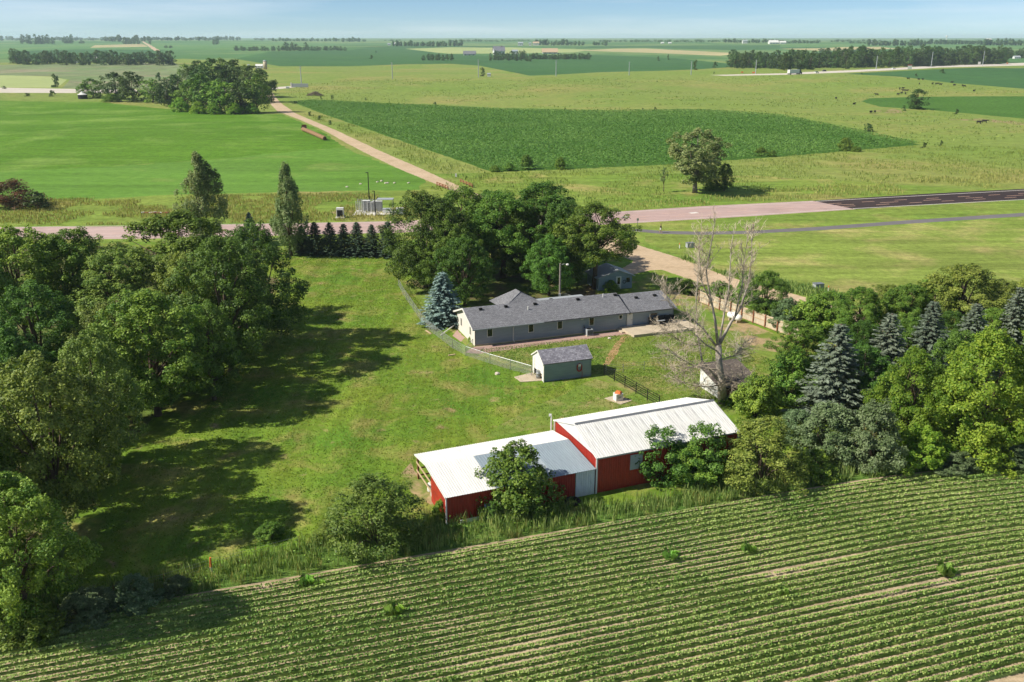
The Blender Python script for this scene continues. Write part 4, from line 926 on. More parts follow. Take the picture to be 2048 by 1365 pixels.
# attached garage at the right end
GX0, GX1 = HL + .07, HL + 7.2
MB().box(GX0 - .2, GX1 - .3, .55, .7, 0, HE).build('garage_wall', M['siding_white' if False else 'siding'], house)
MB().prism([(.55, 0), (8.1, 0), (8.1, 2.1), (4.34, 3.45), (.55, 2.1)], GX1 - .45, GX1 - .3).build('gable_wall', M['siding'], house)
MB().box(GX0 - .2, GX1 - .3, 7.95, 8.1, 0, 2.1).build('rear_wall', M['siding'], house)
gr = slope_roof('garage_roof', 'shingle', house, [(GX0, .15, HE - .1), (GX1, .15, HE - .1), (GX1, 4.34, HR - .28), (GX0, 4.34, HR - .28)])
slope_roof('garage_roof', 'shingle', house, [(GX0, 8.5, HE - .1), (GX1, 8.5, HE - .1), (GX1, 4.34, HR - .28), (GX0, 4.34, HR - .28)])
for px, py in ((1272, 593.5), (1309, 589)):
    p_ = on_roof(px, py + 3, HE - .15, HR - .28); roof_part(gr, 'roof_vent', 'dark', p_, MB().box(-.2, .2, -.18, .18, -.05, .22))
X, _ = frame_pt(HO, HA, .5, 1259, 643)
dr = MB().box(X - .45, X + .45, .5, .545, .3, 2.12).build('door', M['trim'], house); MB().box(X + .3, X + .36, .44, .5, 1.1, 1.2).build('handle', M['steel'], dr)
X, Zc = frame_pt(HO, HA, .5, 1308, 634); window(house, X, 1.55, 1.0, .38, .548, fr='trim_grey')
# rear wing with hipped roof, flat-roofed addition
MB().box(7.2, 11.4, 8.3, 11.2, 0, 2.4).build('rear_wing', M['siding'], house)
hip = [(6.0, 5.6, 2.9), (12.2, 5.6, 2.9), (12.2, 11.6, 2.4), (6.0, 11.6, 2.4)]
slope_roof('wing_roof', 'shingle', house, [hip[0], hip[1], (9.22, 7.6, 4.3), (9.18, 7.6, 4.3)])
slope_roof('wing_roof', 'shingle', house, [hip[2], hip[3], (9.18, 9.6, 4.29), (9.22, 9.6, 4.29)])
slope_roof('wing_roof', 'shingle', house, [hip[3], hip[0], (9.2, 7.6, 4.3), (9.2, 9.6, 4.29)])
slope_roof('wing_roof', 'shingle', house, [hip[1], hip[2], (9.2, 9.6, 4.29), (9.2, 7.6, 4.3)])
ad = MB().box(11.3, 18.0, 5.2, 7.35, 3.12, 3.28).build('flat_roof', M['trim_grey'], house)
MB().box(12.8, 13.2, 5.8, 6.2, 3.28, 3.5).build('roof_vent', M['dark'], ad)
# patio slab, steps
pa, pb = local(HO, HA, G(1268, 676)), local(HO, HA, G(1253, 664))
pat = thing('patio', 'raised tan concrete patio slab along the garage end of the house', 'patio', (HO[0], HO[1], 0), HA)
MB().slab([(pa[0], pa[1]), (GX1 + 1.5, pa[1]), (GX1 + 1.5, .4), (pa[0] - .3, .4)], .0, .36).build('slab', M['concrete'], pat)
MB().box(pa[0] - .7, pa[0] - .31, -1.2, .3, 0, .18).build('step', M['concrete'], pat)
def hworld(x, y, z=0):
    c, s = math.cos(HA), math.sin(HA); return Vector((HO[0] + x * c - y * s, HO[1] + x * s + y * c, z))
# patio furniture
def patio_seat(name, w, label, loc, rz, cat):
    t = thing(name, label, cat, loc, rz, None)
    MB().box(-w / 2, w / 2, -.3, .28, .36, .46).build('seat', M['dark'], t)
    MB().add(*(lambda m: (m.v, m.f))(MB().prism([(.24, .42), (.32, .42), (.44, 1.0), (.36, 1.0)], -w / 2, w / 2))).build('backrest', M['dark'], t)
    for sx in (-1, 1):
        for sy in (-.24, .24): MB().box(sx * (w / 2 - .05) - .025, sx * (w / 2 - .05) + .025, sy - .025, sy + .025, 0, .36).build('leg', M['dark'], t)
        MB().box(sx * w / 2 - .04, sx * w / 2 + .04, -.28, .3, .58, .63).build('armrest', M['dark'], t)
        MB().box(sx * w / 2 - .03, sx * w / 2 + .03, -.27, -.21, .46, .58).build('arm_post', M['dark'], t)
    if name == 'bench': MB().box(-w / 2 + .1, w / 2 - .1, -.31, -.02, .462, .5).build('cushion', M['trim_grey'], t)
    return t
for nm, w, px, rz, lab, ct in (('patio_chair', .7, 1304, .35, 'black patio chair at the left of the black bench', 'chair'), ('bench', 1.5, 1319, 0, 'black patio bench against the garage wall', 'bench'), ('patio_chair', .7, 1333, -.3, 'black patio chair at the right of the black bench', 'chair'), ('patio_chair', .7, 1342, -.5, 'black patio chair nearest the dead tree twigs', 'chair')):
    X, _ = frame_pt(HO, HA, -.1, px, 655); patio_seat(nm, w, lab, hworld(X, -.1, .36), HA + rz, ct)
X, _ = frame_pt(HO, HA, -1.0, 1328, 654)
t = thing('fire_pit', 'small dark fire pit standing on the patio slab', 'fire pit', hworld(X, -1.0, .36))
MB().lathe([(.1, .12), (.35, .16), (.42, .3), (.45, .32), (.4, .28), (.1, .2)], 14).build('bowl', M['dark'], t)
for k in range(3): MB().tube([(.3 * math.cos(k * 2.1), .3 * math.sin(k * 2.1), 0), (.25 * math.cos(k * 2.1), .25 * math.sin(k * 2.1), .16)], .02, 5).build('leg', M['dark'], t)
X, _ = frame_pt(HO, HA, -.4, 1178, 668)
t = thing('air_conditioner', 'grey air conditioner box against the house front wall', 'air conditioner', hworld(X, -.35), HA)
b_ = MB().box(-.42, .42, -.42, .42, .08, .85).build('casing', M['trim_grey'], t)
for k in range(9): MB().box(-.36, .36, -.435, -.423, .16 + k * .07, .19 + k * .07).build('louvre', M['dark'], b_)
MB().lathe([(.3, .852), (.32, .87), (.05, .88)], 14).build('fan_guard', M['dark'], t); MB().box(-.5, .5, -.5, .5, 0, .08).build('pad', M['concrete'], t)
MB().tube([(.0, .42, .5), (-.4, .6, .9), (-.4, .72, 1.2)], .04, 5).build('line_set', M['dark'], t)

# ---- small garage
GO, GA = (3.52, 94.72), R(20.0)
gar = thing('small_garage', 'small grey-blue garage with open white overhead door, brown shingle roof', 'garage', (GO[0], GO[1], 0), GA)
GL, GR, ge, gh = 6.12, 1.86, 2.18, 3.3
MB().box(.12, GL - .12, .15, .27, 0, ge).build('front_wall', M['siding_blue'], gar); MB().box(.12, GL - .12, 3.45, 3.57, 0, ge).build('rear_wall', M['siding_blue'], gar)
MB().prism([(.15, 0), (3.57, 0), (3.57, ge - .02), (GR, gh - .12), (.15, ge - .02)], GL - .24, GL - .122).build('gable_wall', M['siding_blue'], gar)
MB().prism([(.15, ge - .2), (3.57, ge - .2), (3.57, ge), (GR, gh - .1), (.15, ge)], .1, .22).build('gable_wall', M['trim'], gar)
for y0, y1 in ((.15, .62), (3.1, 3.57)): MB().box(.1, .22, y0, y1, 0, ge - .203).build('door_jamb', M['trim'], gar)
od = MB().box(.14, .19, .63, 3.09, .75, ge - .205).build('overhead_door', M['trim'], gar)
for k in range(2): MB().box(.125, .139, .63, 3.09, 1.2 + k * .42, 1.22 + k * .42).build('panel_joint', M['trim_grey'], od)
slope_roof('roof', 'shingle_brown', gar, [(0, 0, ge), (GL, 0, ge), (GL, GR, gh), (0, GR, gh)], .1)
slope_roof('roof', 'shingle_brown', gar, [(0, 2 * GR, ge), (GL, 2 * GR, ge), (GL, GR, gh), (0, GR, gh)], .1)
for a_, b_ in (((-.03, ge - .15), (-.03, ge + .01)), ((2 * GR + .03, ge - .15), (2 * GR + .03, ge + .01))):
    MB().prism([a_, b_, (GR, gh + .01), (GR, gh - .15)], -.05, -.002).build('rake_board', M['trim'], gar)
MB().box(.06, .16, .05, .149, 0, ge - .05).build('corner_trim', M['trim'], gar)
MB().box(.22, GL - .24, .27, 3.45, .0, .06).build('floor', M['concrete'], gar)
X, Zc = frame_pt(GO, GA, .15, 1171, 735); MB().box(X - .42, X + .42, .12, .148, .1, 1.95).build('side_door', M['siding_blue'], gar)
def gworld(x, y, z=0):
    c, s = math.cos(GA), math.sin(GA); return Vector((GO[0] + x * c - y * s, GO[1] + x * s + y * c, z))
X, Zc = frame_pt(GO, GA, .1, 1158.5, 738)
t = thing('garden_hose', 'coiled red garden hose hung on the small garage wall', 'hose', gworld(X, .1), GA)
for k in range(5):
    r_ = .32 + .025 * k
    MB().tube([(r_ * .8 * math.cos(q * math.pi / 9), -.05 - .02 * (k % 2), 1.25 + r_ * math.sin(q * math.pi / 9) * 1.15) for q in range(19)], .028, 5).build('coil', M['red_hose'], t)
MB().box(-.16, .16, -.12, .04, 1.4, 1.68).build('hanger', M['white_paint'], t); MB().tube([(.3, -.05, 1.1), (.36, -.08, .4), (.3, -.1, .03)], .025, 5).build('hose_end', M['red_hose'], t)
pts_ = [local(GO, GA, G(*q)) for q in ((1028, 755), (1042, 765), (1087, 762), (1065, 746))]
sl = MB().slab([(p[0], p[1]) for p in pts_], 0, .05).build('driveway_slab', M['concrete'], None, (GO[0], GO[1], 0), GA); tag(sl, 'tan concrete slab in front of the open white garage door', 'slab')
P = G(1077, 757); t = thing('barrel', 'grey metal barrel standing by the open white garage door', 'barrel', P)
MB().lathe([(.29, 0), (.3, .02), (.29, .3), (.31, .32), (.29, .34), (.29, .6), (.31, .62), (.29, .64), (.29, .9), (.27, .92), (.0, .9)], 16).build('body', M['steel'], t, smooth=True)
MB().lathe([(.31, .9), (.31, .95), (.29, .96), (.04, .97)], 16).build('lid', M['steel'], t)

# ---- big barn and low shed share a frame
BO, BA = (7.15, 68.56), R(22.25)
barn = thing('barn', 'big red barn with white ribbed metal roof', 'barn', (BO[0], BO[1], 0), BA)
BL, BR, be, bh = 14.45, 4.36, 3.38, 4.77
sl_ = math.hypot(BR, bh - be)
sheets('roof_panel', barn, 'white_roof_old', (0, 0, be), (1, 0, 0), (0, BR, bh - be), BL, sl_)
sheets('roof_panel', barn, 'white_roof', (BL, 2 * BR, be), (-1, 0, 0), (0, -BR, bh - be), BL, sl_)
MB().prism([(BR - .18, bh - .02), (BR + .12, bh + .01), (BR, bh + .1)], .01, BL - .01).build('ridge_cap', M['steel'], barn)
sheets('wall_panel', barn, 'red_sheet', (.12, .2, 0), (1, 0, 0), (0, 0, 1), BL - .24, be - .04)
sheets('wall_panel', barn, 'red_sheet', (.12, 2 * BR - .2, 0), (0, -1, 0), (0, 0, 1), 2 * BR - .4, be)
sheets('wall_panel', barn, 'red_sheet', (BL - .12, .2, 0), (0, 1, 0), (0, 0, 1), 2 * BR - .4, be)
sheets('wall_panel', barn, 'red_sheet', (BL - .12, 2 * BR - .2, 0), (-1, 0, 0), (0, 0, 1), BL - .24, be - .04)
for xw, out in ((.1, -1), (BL - .1, 1)):
    n_ = 12
    for k in range(n_):
        y0, y1 = .2 + (2 * BR - .4) * k / n_, .2 + (2 * BR - .4) * (k + 1) / n_
        zt = lambda y: be + (bh - be) * (1 - abs(y - BR) / BR) - .03
        poly = [(y0 + .004, be + .002), (y1 - .004, be + .002), (y1 - .004, zt(y1)), ((y0 + y1) / 2, zt((y0 + y1) / 2)), (y0 + .004, zt(y0))]
        MB().prism(poly, min(xw, xw + out * .03), max(xw, xw + out * .03)).build('gable_panel', M['white_sheet'], barn)
MB().box(.02, .16, .1, .19, 0, be - .05).build('corner_trim', M['white_paint'], barn); MB().box(.0, .09, 8.53, 8.62, 0, be).build('corner_trim', M['white_paint'], barn); MB().box(BL - .16, BL - .02, .1, .19, 0, be - .05).build('corner_trim', M['white_paint'], barn)
MB().box(.2, BL - .2, .06, .16, be - .16, be - .05).build('eave_trim', M['trim_grey'], barn)
for s_, yy in ((-1, 0), (1, 2 * BR)): MB().prism([(yy, be - .1), (yy, be + .045), (BR, bh + .045), (BR, bh - .1)], -.04, -.002).build('rake_trim', M['white_paint'], barn)
X, Zc = frame_pt(BO, BA, .2, 1272, 922); MB().box(X - .6, X + .6, .12, .165, 1.6, 3.0).build('shutter', M['trim_grey'], barn)
t = thing('yard_light_post', 'short white post with lamp at the rear corner of the big barn', 'lamp post', (BO[0] - 8.75 * math.sin(BA) - .2, BO[1] + 8.75 * math.cos(BA), 0))
MB().tube([(0, 0, 0), (0, 0, 3.8)], .06, 8).build('post', M['white_paint'], t); MB().box(-.22, .02, -.08, .08, 3.75, 3.95).build('lamp_head', M['white_paint'], t)

shed = thing('low_shed', 'low red shed with open left bay, white and galvanised roof sheets', 'shed', (BO[0], BO[1], 0), BA)
LX, se, sk, sr = -13.4, 2.4, 2.86, 2.34
ky, ry = 5.4, 8.7
fl = math.hypot(ky, sk - se)
sheets('roof_panel', shed, 'white_roof', (LX, 0, se), (1, 0, 0), (0, ky, sk - se), 4.3, fl)
sheets('roof_panel', shed, 'galv', (LX + 4.3, 0.02, se + .012), (1, 0, 0), (0, ky, sk - se), 2.7, fl - .05, .6, 2)
sheets('roof_panel', shed, 'galv_pale', (LX + 7.0, 0.0, se + .006), (1, 0, 0), (0, ky, sk - se), 2.6, fl - .03, .65, 3)
sheets('roof_panel', shed, 'galv', (LX + 9.6, 0.0, se + .01), (1, 0, 0), (0, ky, sk - se), 3.76, fl, .63, 3)
sheets('roof_panel', shed, 'white_roof', (-.04, ry, sr), (-1, 0, 0), (0, ky - ry, sk - sr), 13.36, math.hypot(ry - ky, sk - sr))
sheets('wall_panel', shed, 'red_sheet', (LX + .1, .2, 0), (1, 0, 0), (0, 0, 1), 11.4, se - .04)
sheets('wall_panel', shed, 'white_sheet', (LX + 11.55, .18, 0), (1, 0, 0), (0, 0, 1), 1.78, se - .03)
n_ = 6
for k in range(n_):
    y0, y1 = .2 + 4.0 * k / n_, .2 + 4.0 * (k + 1) / n_
    MB().prism([(y0 + .003, 0), (y1 - .003, 0), (y1 - .003, se + (sk - se) * y1 / ky - .05), (y0 + .003, se + (sk - se) * y0 / ky - .05)], LX + .08, LX + .11).build('wall_panel', M['red_sheet'], shed)
MB().box(LX + .03, LX + .13, .08, .19, 0, se - .05).build('corner_trim', M['white_paint'], shed)
for y_ in (4.3, 8.5):
    for x_ in (LX + .15, LX + 4.6, LX + 9): MB().box(x_, x_ + .16, y_ - .08, y_ + .08, 0, (sk if y_ < 6 else sr) - .13).build('post', M['rust_board'], shed)
for z_ in (.75, 1.55): MB().box(LX + .09, LX + .145, 4.2, 8.6, z_, z_ + .16).build('rail', M['tan_board'], shed)
for z_ in (.3, 1.0, 1.9): MB().box(LX + .4, LX + 9, 8.42, 8.47, z_, z_ + .14).build('rail', M['rust_board'], shed)
MB().box(LX + .2, -.2, 8.5, 8.62, sr - .32, sr - .1).build('beam', M['rust_board'], shed); MB().box(LX + .1, -.1, 4.35, 4.5, sk - .3, sk - .12).build('beam', M['rust_board'], shed)
MB().prism([(0, se - .1), (0, se + .04), (ky, sk + .04), (ky, sk - .1)], LX - .04, LX - .002).build('rake_trim', M['white_paint'], shed); MB().prism([(ry, sr - .1), (ky, sk - .1), (ky, sk + .04), (ry, sr + .04)], LX - .04, LX - .002).build('rake_trim', M['white_paint'], shed)
def bworld(x, y, z=0):
    c, s = math.cos(BA), math.sin(BA); return Vector((BO[0] + x * c - y * s, BO[1] + x * s + y * c, z))
for k, (yy, h_) in enumerate(((4.9, .8), (5.9, .75))):
    tag(MB().lathe([(.28, 0), (.31, .1), (.31, h_ - .1), (.26, h_), (.05, h_ + .02)], 14).build('drum', M['white_paint'], None, bworld(LX + .55, yy), 0, True), ['white plastic drum in the open shed bay nearest the red wall', 'white plastic drum in the open shed bay farther from the red wall'][k], 'drum')
bd = thing('board', 'white board leaning against the low shed front wall', 'board', bworld(LX + 3.7, -.15), BA)
MB().prism([(-.28, 0), (-.22, 0), (.22, 1.15), (.16, 1.15)], -.45, .45).build('panel', M['trim_grey'], bd)
MB().box(-2.6, -.5, -.1, .0, .0, .28).build('skirt_board', M['white_sheet'], bd)
tr = thing('tyre', 'black tyre lying in the weeds below the white shed panel', 'tyre', bworld(-2.5, -.6, .02))
MB().tube([(.55 * math.cos(q * math.pi / 10), .55 * math.sin(q * math.pi / 10), .16) for q in range(21)], .16, 8, cap=False).build('tread', M['dark'], tr, smooth=True)

# ---- back shed, lean-to shed
P = G(1196, 582); Q = G(1264, 576); ba = math.atan2(Q.y - P.y, Q.x - P.x); bw = (Q - P).length
t = thing('back_shed', 'small blue-grey shed with white door under the bright maple', 'shed', P, ba)
MB().prism([(0, 0), (4.5, 0), (4.5, 2.1), (0, 2.1)], .05, bw - .05).build('wall', M['siding_blue'], t)
pk = bw * .58
g_ = MB(); g_.add([(0.05, -.01, 2.09), (bw - .05, -.01, 2.09), (pk, -.01, 2.95), (0.05, .1, 2.09), (bw - .05, .1, 2.09), (pk, .1, 2.95)], [(0, 1, 2), (5, 4, 3), (0, 3, 4, 1), (1, 4, 5, 2), (2, 5, 3, 0)]); g_.build('gable', M['siding_blue'], t)
slope_roof('roof', 'trim_grey', t, [(-.35, 4.8, 1.98), (-.35, -.3, 1.98), (pk, -.3, 3.05), (pk, 4.8, 3.05)], .1)
slope_roof('roof', 'trim_grey', t, [(bw + .35, -.3, 1.98), (bw + .35, 4.8, 1.98), (pk, 4.8, 3.05), (pk, -.3, 3.05)], .1)
dd = MB().box(bw * .52, bw * .52 + .85, -.05, -.003, .05, 2.0).build('door', M['trim'], t); MB().box(bw * .52 + .2, bw * .52 + .65, -.065, -.052, .8, 1.85).build('pane', M['glass'], dd)
window(t, bw * .87, 1.35, .6, .7, -.003, fr='siding_blue')
MB().tube([(bw * .76 + .25 * math.cos(q * math.pi / 6), -.06, 1.1 + .25 * math.sin(q * math.pi / 6)) for q in range(13)], .05, 5, cap=False).build('wreath', M['dark'], t)
LO = G(1440, 800); la = R(20)
t = thing('lean_to', 'small white shed with brown sloping roof behind the dead tree', 'shed', LO, la)
MB().prism([(0, 0), (4.2, 0), (4.2, 2.5), (0, 1.55)], 0, .1).build('wall', M['white_paint'], t); MB().prism([(0, 0), (4.2, 0), (4.2, 2.5), (0, 1.55)], 4.4, 4.5).build('wall', M['white_paint'], t)
MB().box(.1, 4.4, 4.1, 4.2, 0, 2.45).build('wall', M['white_paint'], t); MB().box(.1, 1.6, .0, .1, 0, 1.5).build('wall', M['rust_board'], t)
slope_roof('roof', 'shingle_dark', t, [(-.3, -.5, 1.5), (4.8, -.5, 1.5), (4.8, 4.5, 2.64), (-.3, 4.5, 2.64)], .14)
for x_ in (1.55, 3.0, 4.3): MB().box(x_, x_ + .1, -.3, -.2, 0, 1.42).build('post', M['rust_board'], t)
# ---------------------------------------------------------------- crops, weeds and tall grass
M['soy'] = leafmat('soy_leaf', S('5c8430'), S('bccb74'), .22, 0)
M['weed'] = leafmat('weed_blade', S('587c38'), S('a6b46a'), .25, 0)
M['dry_grass'] = leafmat('dry_grass', S('8a8c4a'), S('b4aa68'), .2, 0)
M['corn'] = leafmat('corn_leaf', S('527a2c'), S('88a452'), .2, 0)
M['cornstalk'] = leafmat('young_corn', S('6a9a38'), S('a2c262'), .3, 0)
M['tuft'] = leafmat('pasture_tuft', S('6c8038'), S('98a252'), .2, 0)
M['straw'] = pmat('straw_litter', S('cbb99a'), .9, .2, 5)

def vnoise(x, y, s, seed=0):
    """smooth value noise"""
    x = np.asarray(x) / s; y = np.asarray(y) / s; xi = np.floor(x).astype(int); yi = np.floor(y).astype(int); fx = x - xi; fy = y - yi
    def h(a, b): v = np.sin(a * 127.1 + b * 311.7 + seed * 17.3) * 43758.5453; return v - np.floor(v)
    fx = fx * fx * (3 - 2 * fx); fy = fy * fy * (3 - 2 * fy)
    return (h(xi, yi) * (1 - fx) + h(xi + 1, yi) * fx) * (1 - fy) + (h(xi, yi + 1) * (1 - fx) + h(xi + 1, yi + 1) * fx) * fy

tang = np.gradient(ROW0, axis=0); tang /= np.linalg.norm(tang, axis=1, keepdims=True)
nrm = np.column_stack([tang[:, 1], -tang[:, 0]])               # towards the camera
arc = np.concatenate([[0], np.cumsum(np.linalg.norm(np.diff(ROW0, axis=0), axis=1))])
crng = np.random.default_rng(99)
PX, PY, PH = [], [], []
for r_ in range(0, 32):
    L = ROW0 + nrm * (r_ * .76); L = L + nrm * (.05 * np.sin(arc / 7 + r_))[:, None]
    s_ = np.arange(0, arc[-1], .085); s_ = s_ + crng.uniform(-.04, .04, len(s_))
    x_ = np.interp(s_, arc, L[:, 0]); y_ = np.interp(s_, arc, L[:, 1])
    vis = (y_ > 40) & (np.abs(x_) < .575 * (y_ * .95 + 12) + 2.5)
    x_, y_ = x_[vis], y_[vis]
    strength = .58 + .55 * vnoise(x_ * .35 - y_ * .1, y_ * 1.4, 5, 1) + .25 * vnoise(x_, y_, 2.2, 2)
    if r_ in (13, 19): strength = strength - .3 * sst(8, 18, x_)
    if r_ == 0: strength = strength - .3
    keep = crng.uniform(0, 1, len(x_)) < np.clip(strength * 1.7 - .1, 0, 1)
    PX.append(x_[keep]); PY.append(y_[keep]); PH.append(np.clip(strength[keep], .35, 1.1))
PX, PY, PH = np.concatenate(PX), np.concatenate(PY), np.concatenate(PH)
k = 9; n = len(PX) * k
bx_ = np.repeat(PX, k); by_ = np.repeat(PY, k); bh_ = np.repeat(PH, k)
az = crng.uniform(0, 6.283, n); rad = np.minimum(np.abs(crng.normal(0, .10, n)), .18) * (.6 + .4 * bh_)
Pc = np.column_stack([bx_ + rad * np.cos(az), by_ + rad * np.sin(az), (.09 + .36 * bh_ * np.sqrt(1 - (rad / .22) ** 2) * crng.uniform(.7, 1.05, n))])
Nn = norm(np.column_stack([np.cos(az) * .5, np.sin(az) * .5, np.full(n, .9)]) + crng.normal(size=(n, 3)) * .4)
V, F = leaves(Pc, Nn, .145, .78, crng)
# the closed canopy under the top leaves, row by row
CV, CF, off = [], [], len(V)
for r_ in range(0, 32):
    L = ROW0 + nrm * (r_ * .76) + nrm * (.05 * np.sin(arc / 7 + r_))[:, None]
    s_ = np.arange(0, arc[-1], .3); x_ = np.interp(s_, arc, L[:, 0]); y_ = np.interp(s_, arc, L[:, 1]); nx_ = np.interp(s_, arc, nrm[:, 0]); ny_ = np.interp(s_, arc, nrm[:, 1])
    st = .58 + .55 * vnoise(x_ * .35 - y_ * .1, y_ * 1.4, 5, 1) + .25 * vnoise(x_, y_, 2.2, 2)
    if r_ in (13, 19): st = st - .3 * sst(8, 18, x_)
    if r_ == 0: st = st - .3
    hh = np.clip(st - .3, 0, 1) * .36 * crng.uniform(.8, 1.1, len(s_)); ww = .05 + .085 * np.clip(st, 0, 1) * crng.uniform(.8, 1.15, len(s_))
    base = off + sum(len(c) for c in CV)
    ring = [np.column_stack([x_ + nx_ * ww * a, y_ + ny_ * ww * a, hh * b]) for a, b in ((-1, .0), (-.8, .6), (0, 1), (.8, .6), (1, 0))]
    CV.append(np.stack(ring, 1).reshape(-1, 3))
    m = len(s_); ok = (st[:-1] > .5) & (st[1:] > .5) & (y_[:-1] > 40) & (np.abs(x_[:-1]) < .575 * (y_[:-1] * .95 + 12) + 2.5)
    ii = np.nonzero(ok)[0]
    for k2 in range(4): CF.append(np.column_stack([base + ii * 5 + k2, base + ii * 5 + k2 + 1, base + (ii + 1) * 5 + k2 + 1, base + (ii + 1) * 5 + k2]))
CF = np.vstack(CF); V = np.vstack([V] + CV); F = np.vstack([F, CF])
tint_ = np.concatenate([np.clip(crng.normal(.45, .25, n) + (vnoise(bx_, by_, 6, 4) - .5) * .5, 0, 1), crng.uniform(.15, .6, len(CF))])
tag(link('soybean_rows', np_mesh('soybean_rows', V, F, M['soy'], tint_)), 'low green soybean rows curving across the foreground soil', 'crop', kind='stuff')
# straw litter between the rows
n = 900
x_ = crng.uniform(-34, 45, n); y_ = crng.uniform(42, 74, n); ok = inside(FIELD_W, x_, y_); x_, y_ = x_[ok], y_[ok]; n = len(x_)
a_ = crng.normal(R(-30), .5, n)
V, F = leaves(np.column_stack([x_, y_, np.full(n, .03)]), norm(np.column_stack([crng.normal(0, .1, n), crng.normal(0, .1, n), np.ones(n)])), .38, .1, crng, np.column_stack([np.cos(a_), np.sin(a_), np.zeros(n)]))
tag(link('straw_litter', np_mesh('straw_litter', V, F, M['straw'])), 'pale straw stalks scattered between the soybean rows', 'straw', kind='stuff')

def blades(name, lab, cat, X, Y, hmin, hmax, w, mat, per=5, seed=1, lean=.35, zoff=0.):
    """tufts of grass blades rooted at X, Y"""
    g = np.random.default_rng(seed); n = len(X) * per
    x_ = np.repeat(X, per) + g.normal(0, w * 2.5, n); y_ = np.repeat(Y, per) + g.normal(0, w * 2.5, n); z_ = tz(x_, y_) + zoff
    h = g.uniform(hmin, hmax, n) * np.repeat(g.uniform(.7, 1.15, len(X)), per); a = g.uniform(0, 6.283, n); a2 = g.uniform(0, 6.283, n)
    B = np.column_stack([x_, y_, z_]); sd = np.column_stack([np.cos(a), np.sin(a), np.zeros(n)]) * (w * g.uniform(.6, 1.3, n))[:, None]
    ln = np.column_stack([np.cos(a2) * lean * h * g.uniform(.1, 1, n), np.sin(a2) * lean * h * g.uniform(.1, 1, n), h])
    mid = B + ln * np.array([.35, .35, .6])
    V = np.stack([B - sd * .4, B + sd * .4, mid + sd * .5, B + ln, mid - sd * .5], 1).reshape(-1, 3)
    F = np.arange(5 * n).reshape(n, 5)
    t = np.clip(g.normal(.45, .22, n) + np.repeat(g.normal(0, .15, len(X)), per), 0, 1)
    return tag(link(name, np_mesh(name, V, F, M[mat], t)), lab, cat, kind='stuff')
def scatter(poly, n, seed, cond=None):
    g = np.random.default_rng(seed); P = np.array(poly); lo, hi = P.min(0), P.max(0)
    x_ = g.uniform(lo[0], hi[0], n); y_ = g.uniform(lo[1], hi[1], n); ok = inside(poly, x_, y_)
    x_, y_ = x_[ok], y_[ok]
    if cond is not None: ok = cond(x_, y_, g); x_, y_ = x_[ok], y_[ok]
    return x_, y_
ws = CELLS['weed_strip'][0]
x_, y_ = scatter(ws, 60000, 3, lambda x, y, g: (g.uniform(0, 1, len(x)) < .3 + .7 * vnoise(x, y, 1.6, 5)) & (y > 40) & (np.abs(x) < 48))
blades('tall_weeds', 'tall green weeds in the strip between the barns and the crop rows', 'weeds', x_, y_, .4, 1.25, .05, 'weed', 6, 11)
x_, y_ = scatter(ws, 9000, 4, lambda x, y, g: (vnoise(x, y, 3, 7) > .52) & (np.abs(x) < 48))
blades('dry_weeds', 'yellow seeding grass heads among the tall weeds by the barns', 'weeds', x_, y_, .5, 1.1, .03, 'dry_grass', 4, 12)
# broad leaves of docks and hops in the same strip
g = np.random.default_rng(8); x_, y_ = scatter(ws, 30000, 9, lambda x, y, g: (vnoise(x, y, 2.2, 9) > .45) & (np.abs(x) < 48)); n = len(x_)
V, F = leaves(np.column_stack([x_, y_, g.uniform(.15, .8, n)]), norm(np.column_stack([g.normal(0, .5, n), g.normal(-.2, .5, n), np.ones(n)])), .17, .6, g)
tag(link('broad_weeds', np_mesh('broad_weeds', V, F, M['leaf_green'], np.clip(g.normal(.5, .25, n), 0, 1))), 'broad-leaved weeds crowding the strip along the crop rows', 'weeds', kind='stuff')
# taller stray grass at the lawn edges and around the trees on the left
gf = CELLS['grove_floor'][0]
x_, y_ = scatter(gf, 26000, 21, lambda x, y, g: (vnoise(x, y, 4, 3) > .42))
blades('grove_grass', 'rough grass on the ground of the left shelter belt', 'grass', x_, y_, .15, .5, .04, 'weed', 3, 22)
# roadside grass beyond the highway
for nm, poly_px, n_, h0, h1, w_, mt, sd, lab in [
 ('ditch_grass', [(1150, 420), (1280, 405), (2048, 340), (2300, 330), (2300, 360), (2048, 374), (1620, 400), (1240, 422)], 22000, .4, .9, .12, 'dry_grass', 31, 'dry pale grass in the ditch along the far side of the highway'),
 ('verge_grass', [(-300, 408), (840, 384), (830, 440), (300, 450), (-300, 455)], 22000, .3, .8, .12, 'dry_grass', 32, 'rough tan grass between the pink road and the left crop field'),
 ('verge_grass', [(850, 375), (985, 347), (1330, 332), (1840, 292), (2300, 300), (2300, 340), (1280, 402), (1000, 425)], 26000, .3, .8, .14, 'tuft', 33, 'rough green grass between the corn field and the highway'),
 ('verge_grass', [(600, 228), (660, 235), (760, 270), (920, 325), (985, 348), (940, 372), (830, 328), (700, 270)], 14000, .4, 1.1, .14, 'tuft', 34, 'tall verge grass along the right side of the gravel road'),
 ('verge_grass', [(1290, 492), (1450, 540), (1650, 580), (1800, 620), (1700, 618), (1450, 552)], 14000, .4, 1.0, .1, 'weed', 35, 'tall green verge grass along the lower gravel road')]:
    pw = [G(*q) for q in poly_px]; x_, y_ = scatter([(p.x, p.y) for p in pw], n_, sd, lambda x, y, g: vnoise(x, y, 7, sd) > .4)
    blades(nm, lab, 'grass', x_, y_, h0, h1, w_, mt, 2, sd + 50)
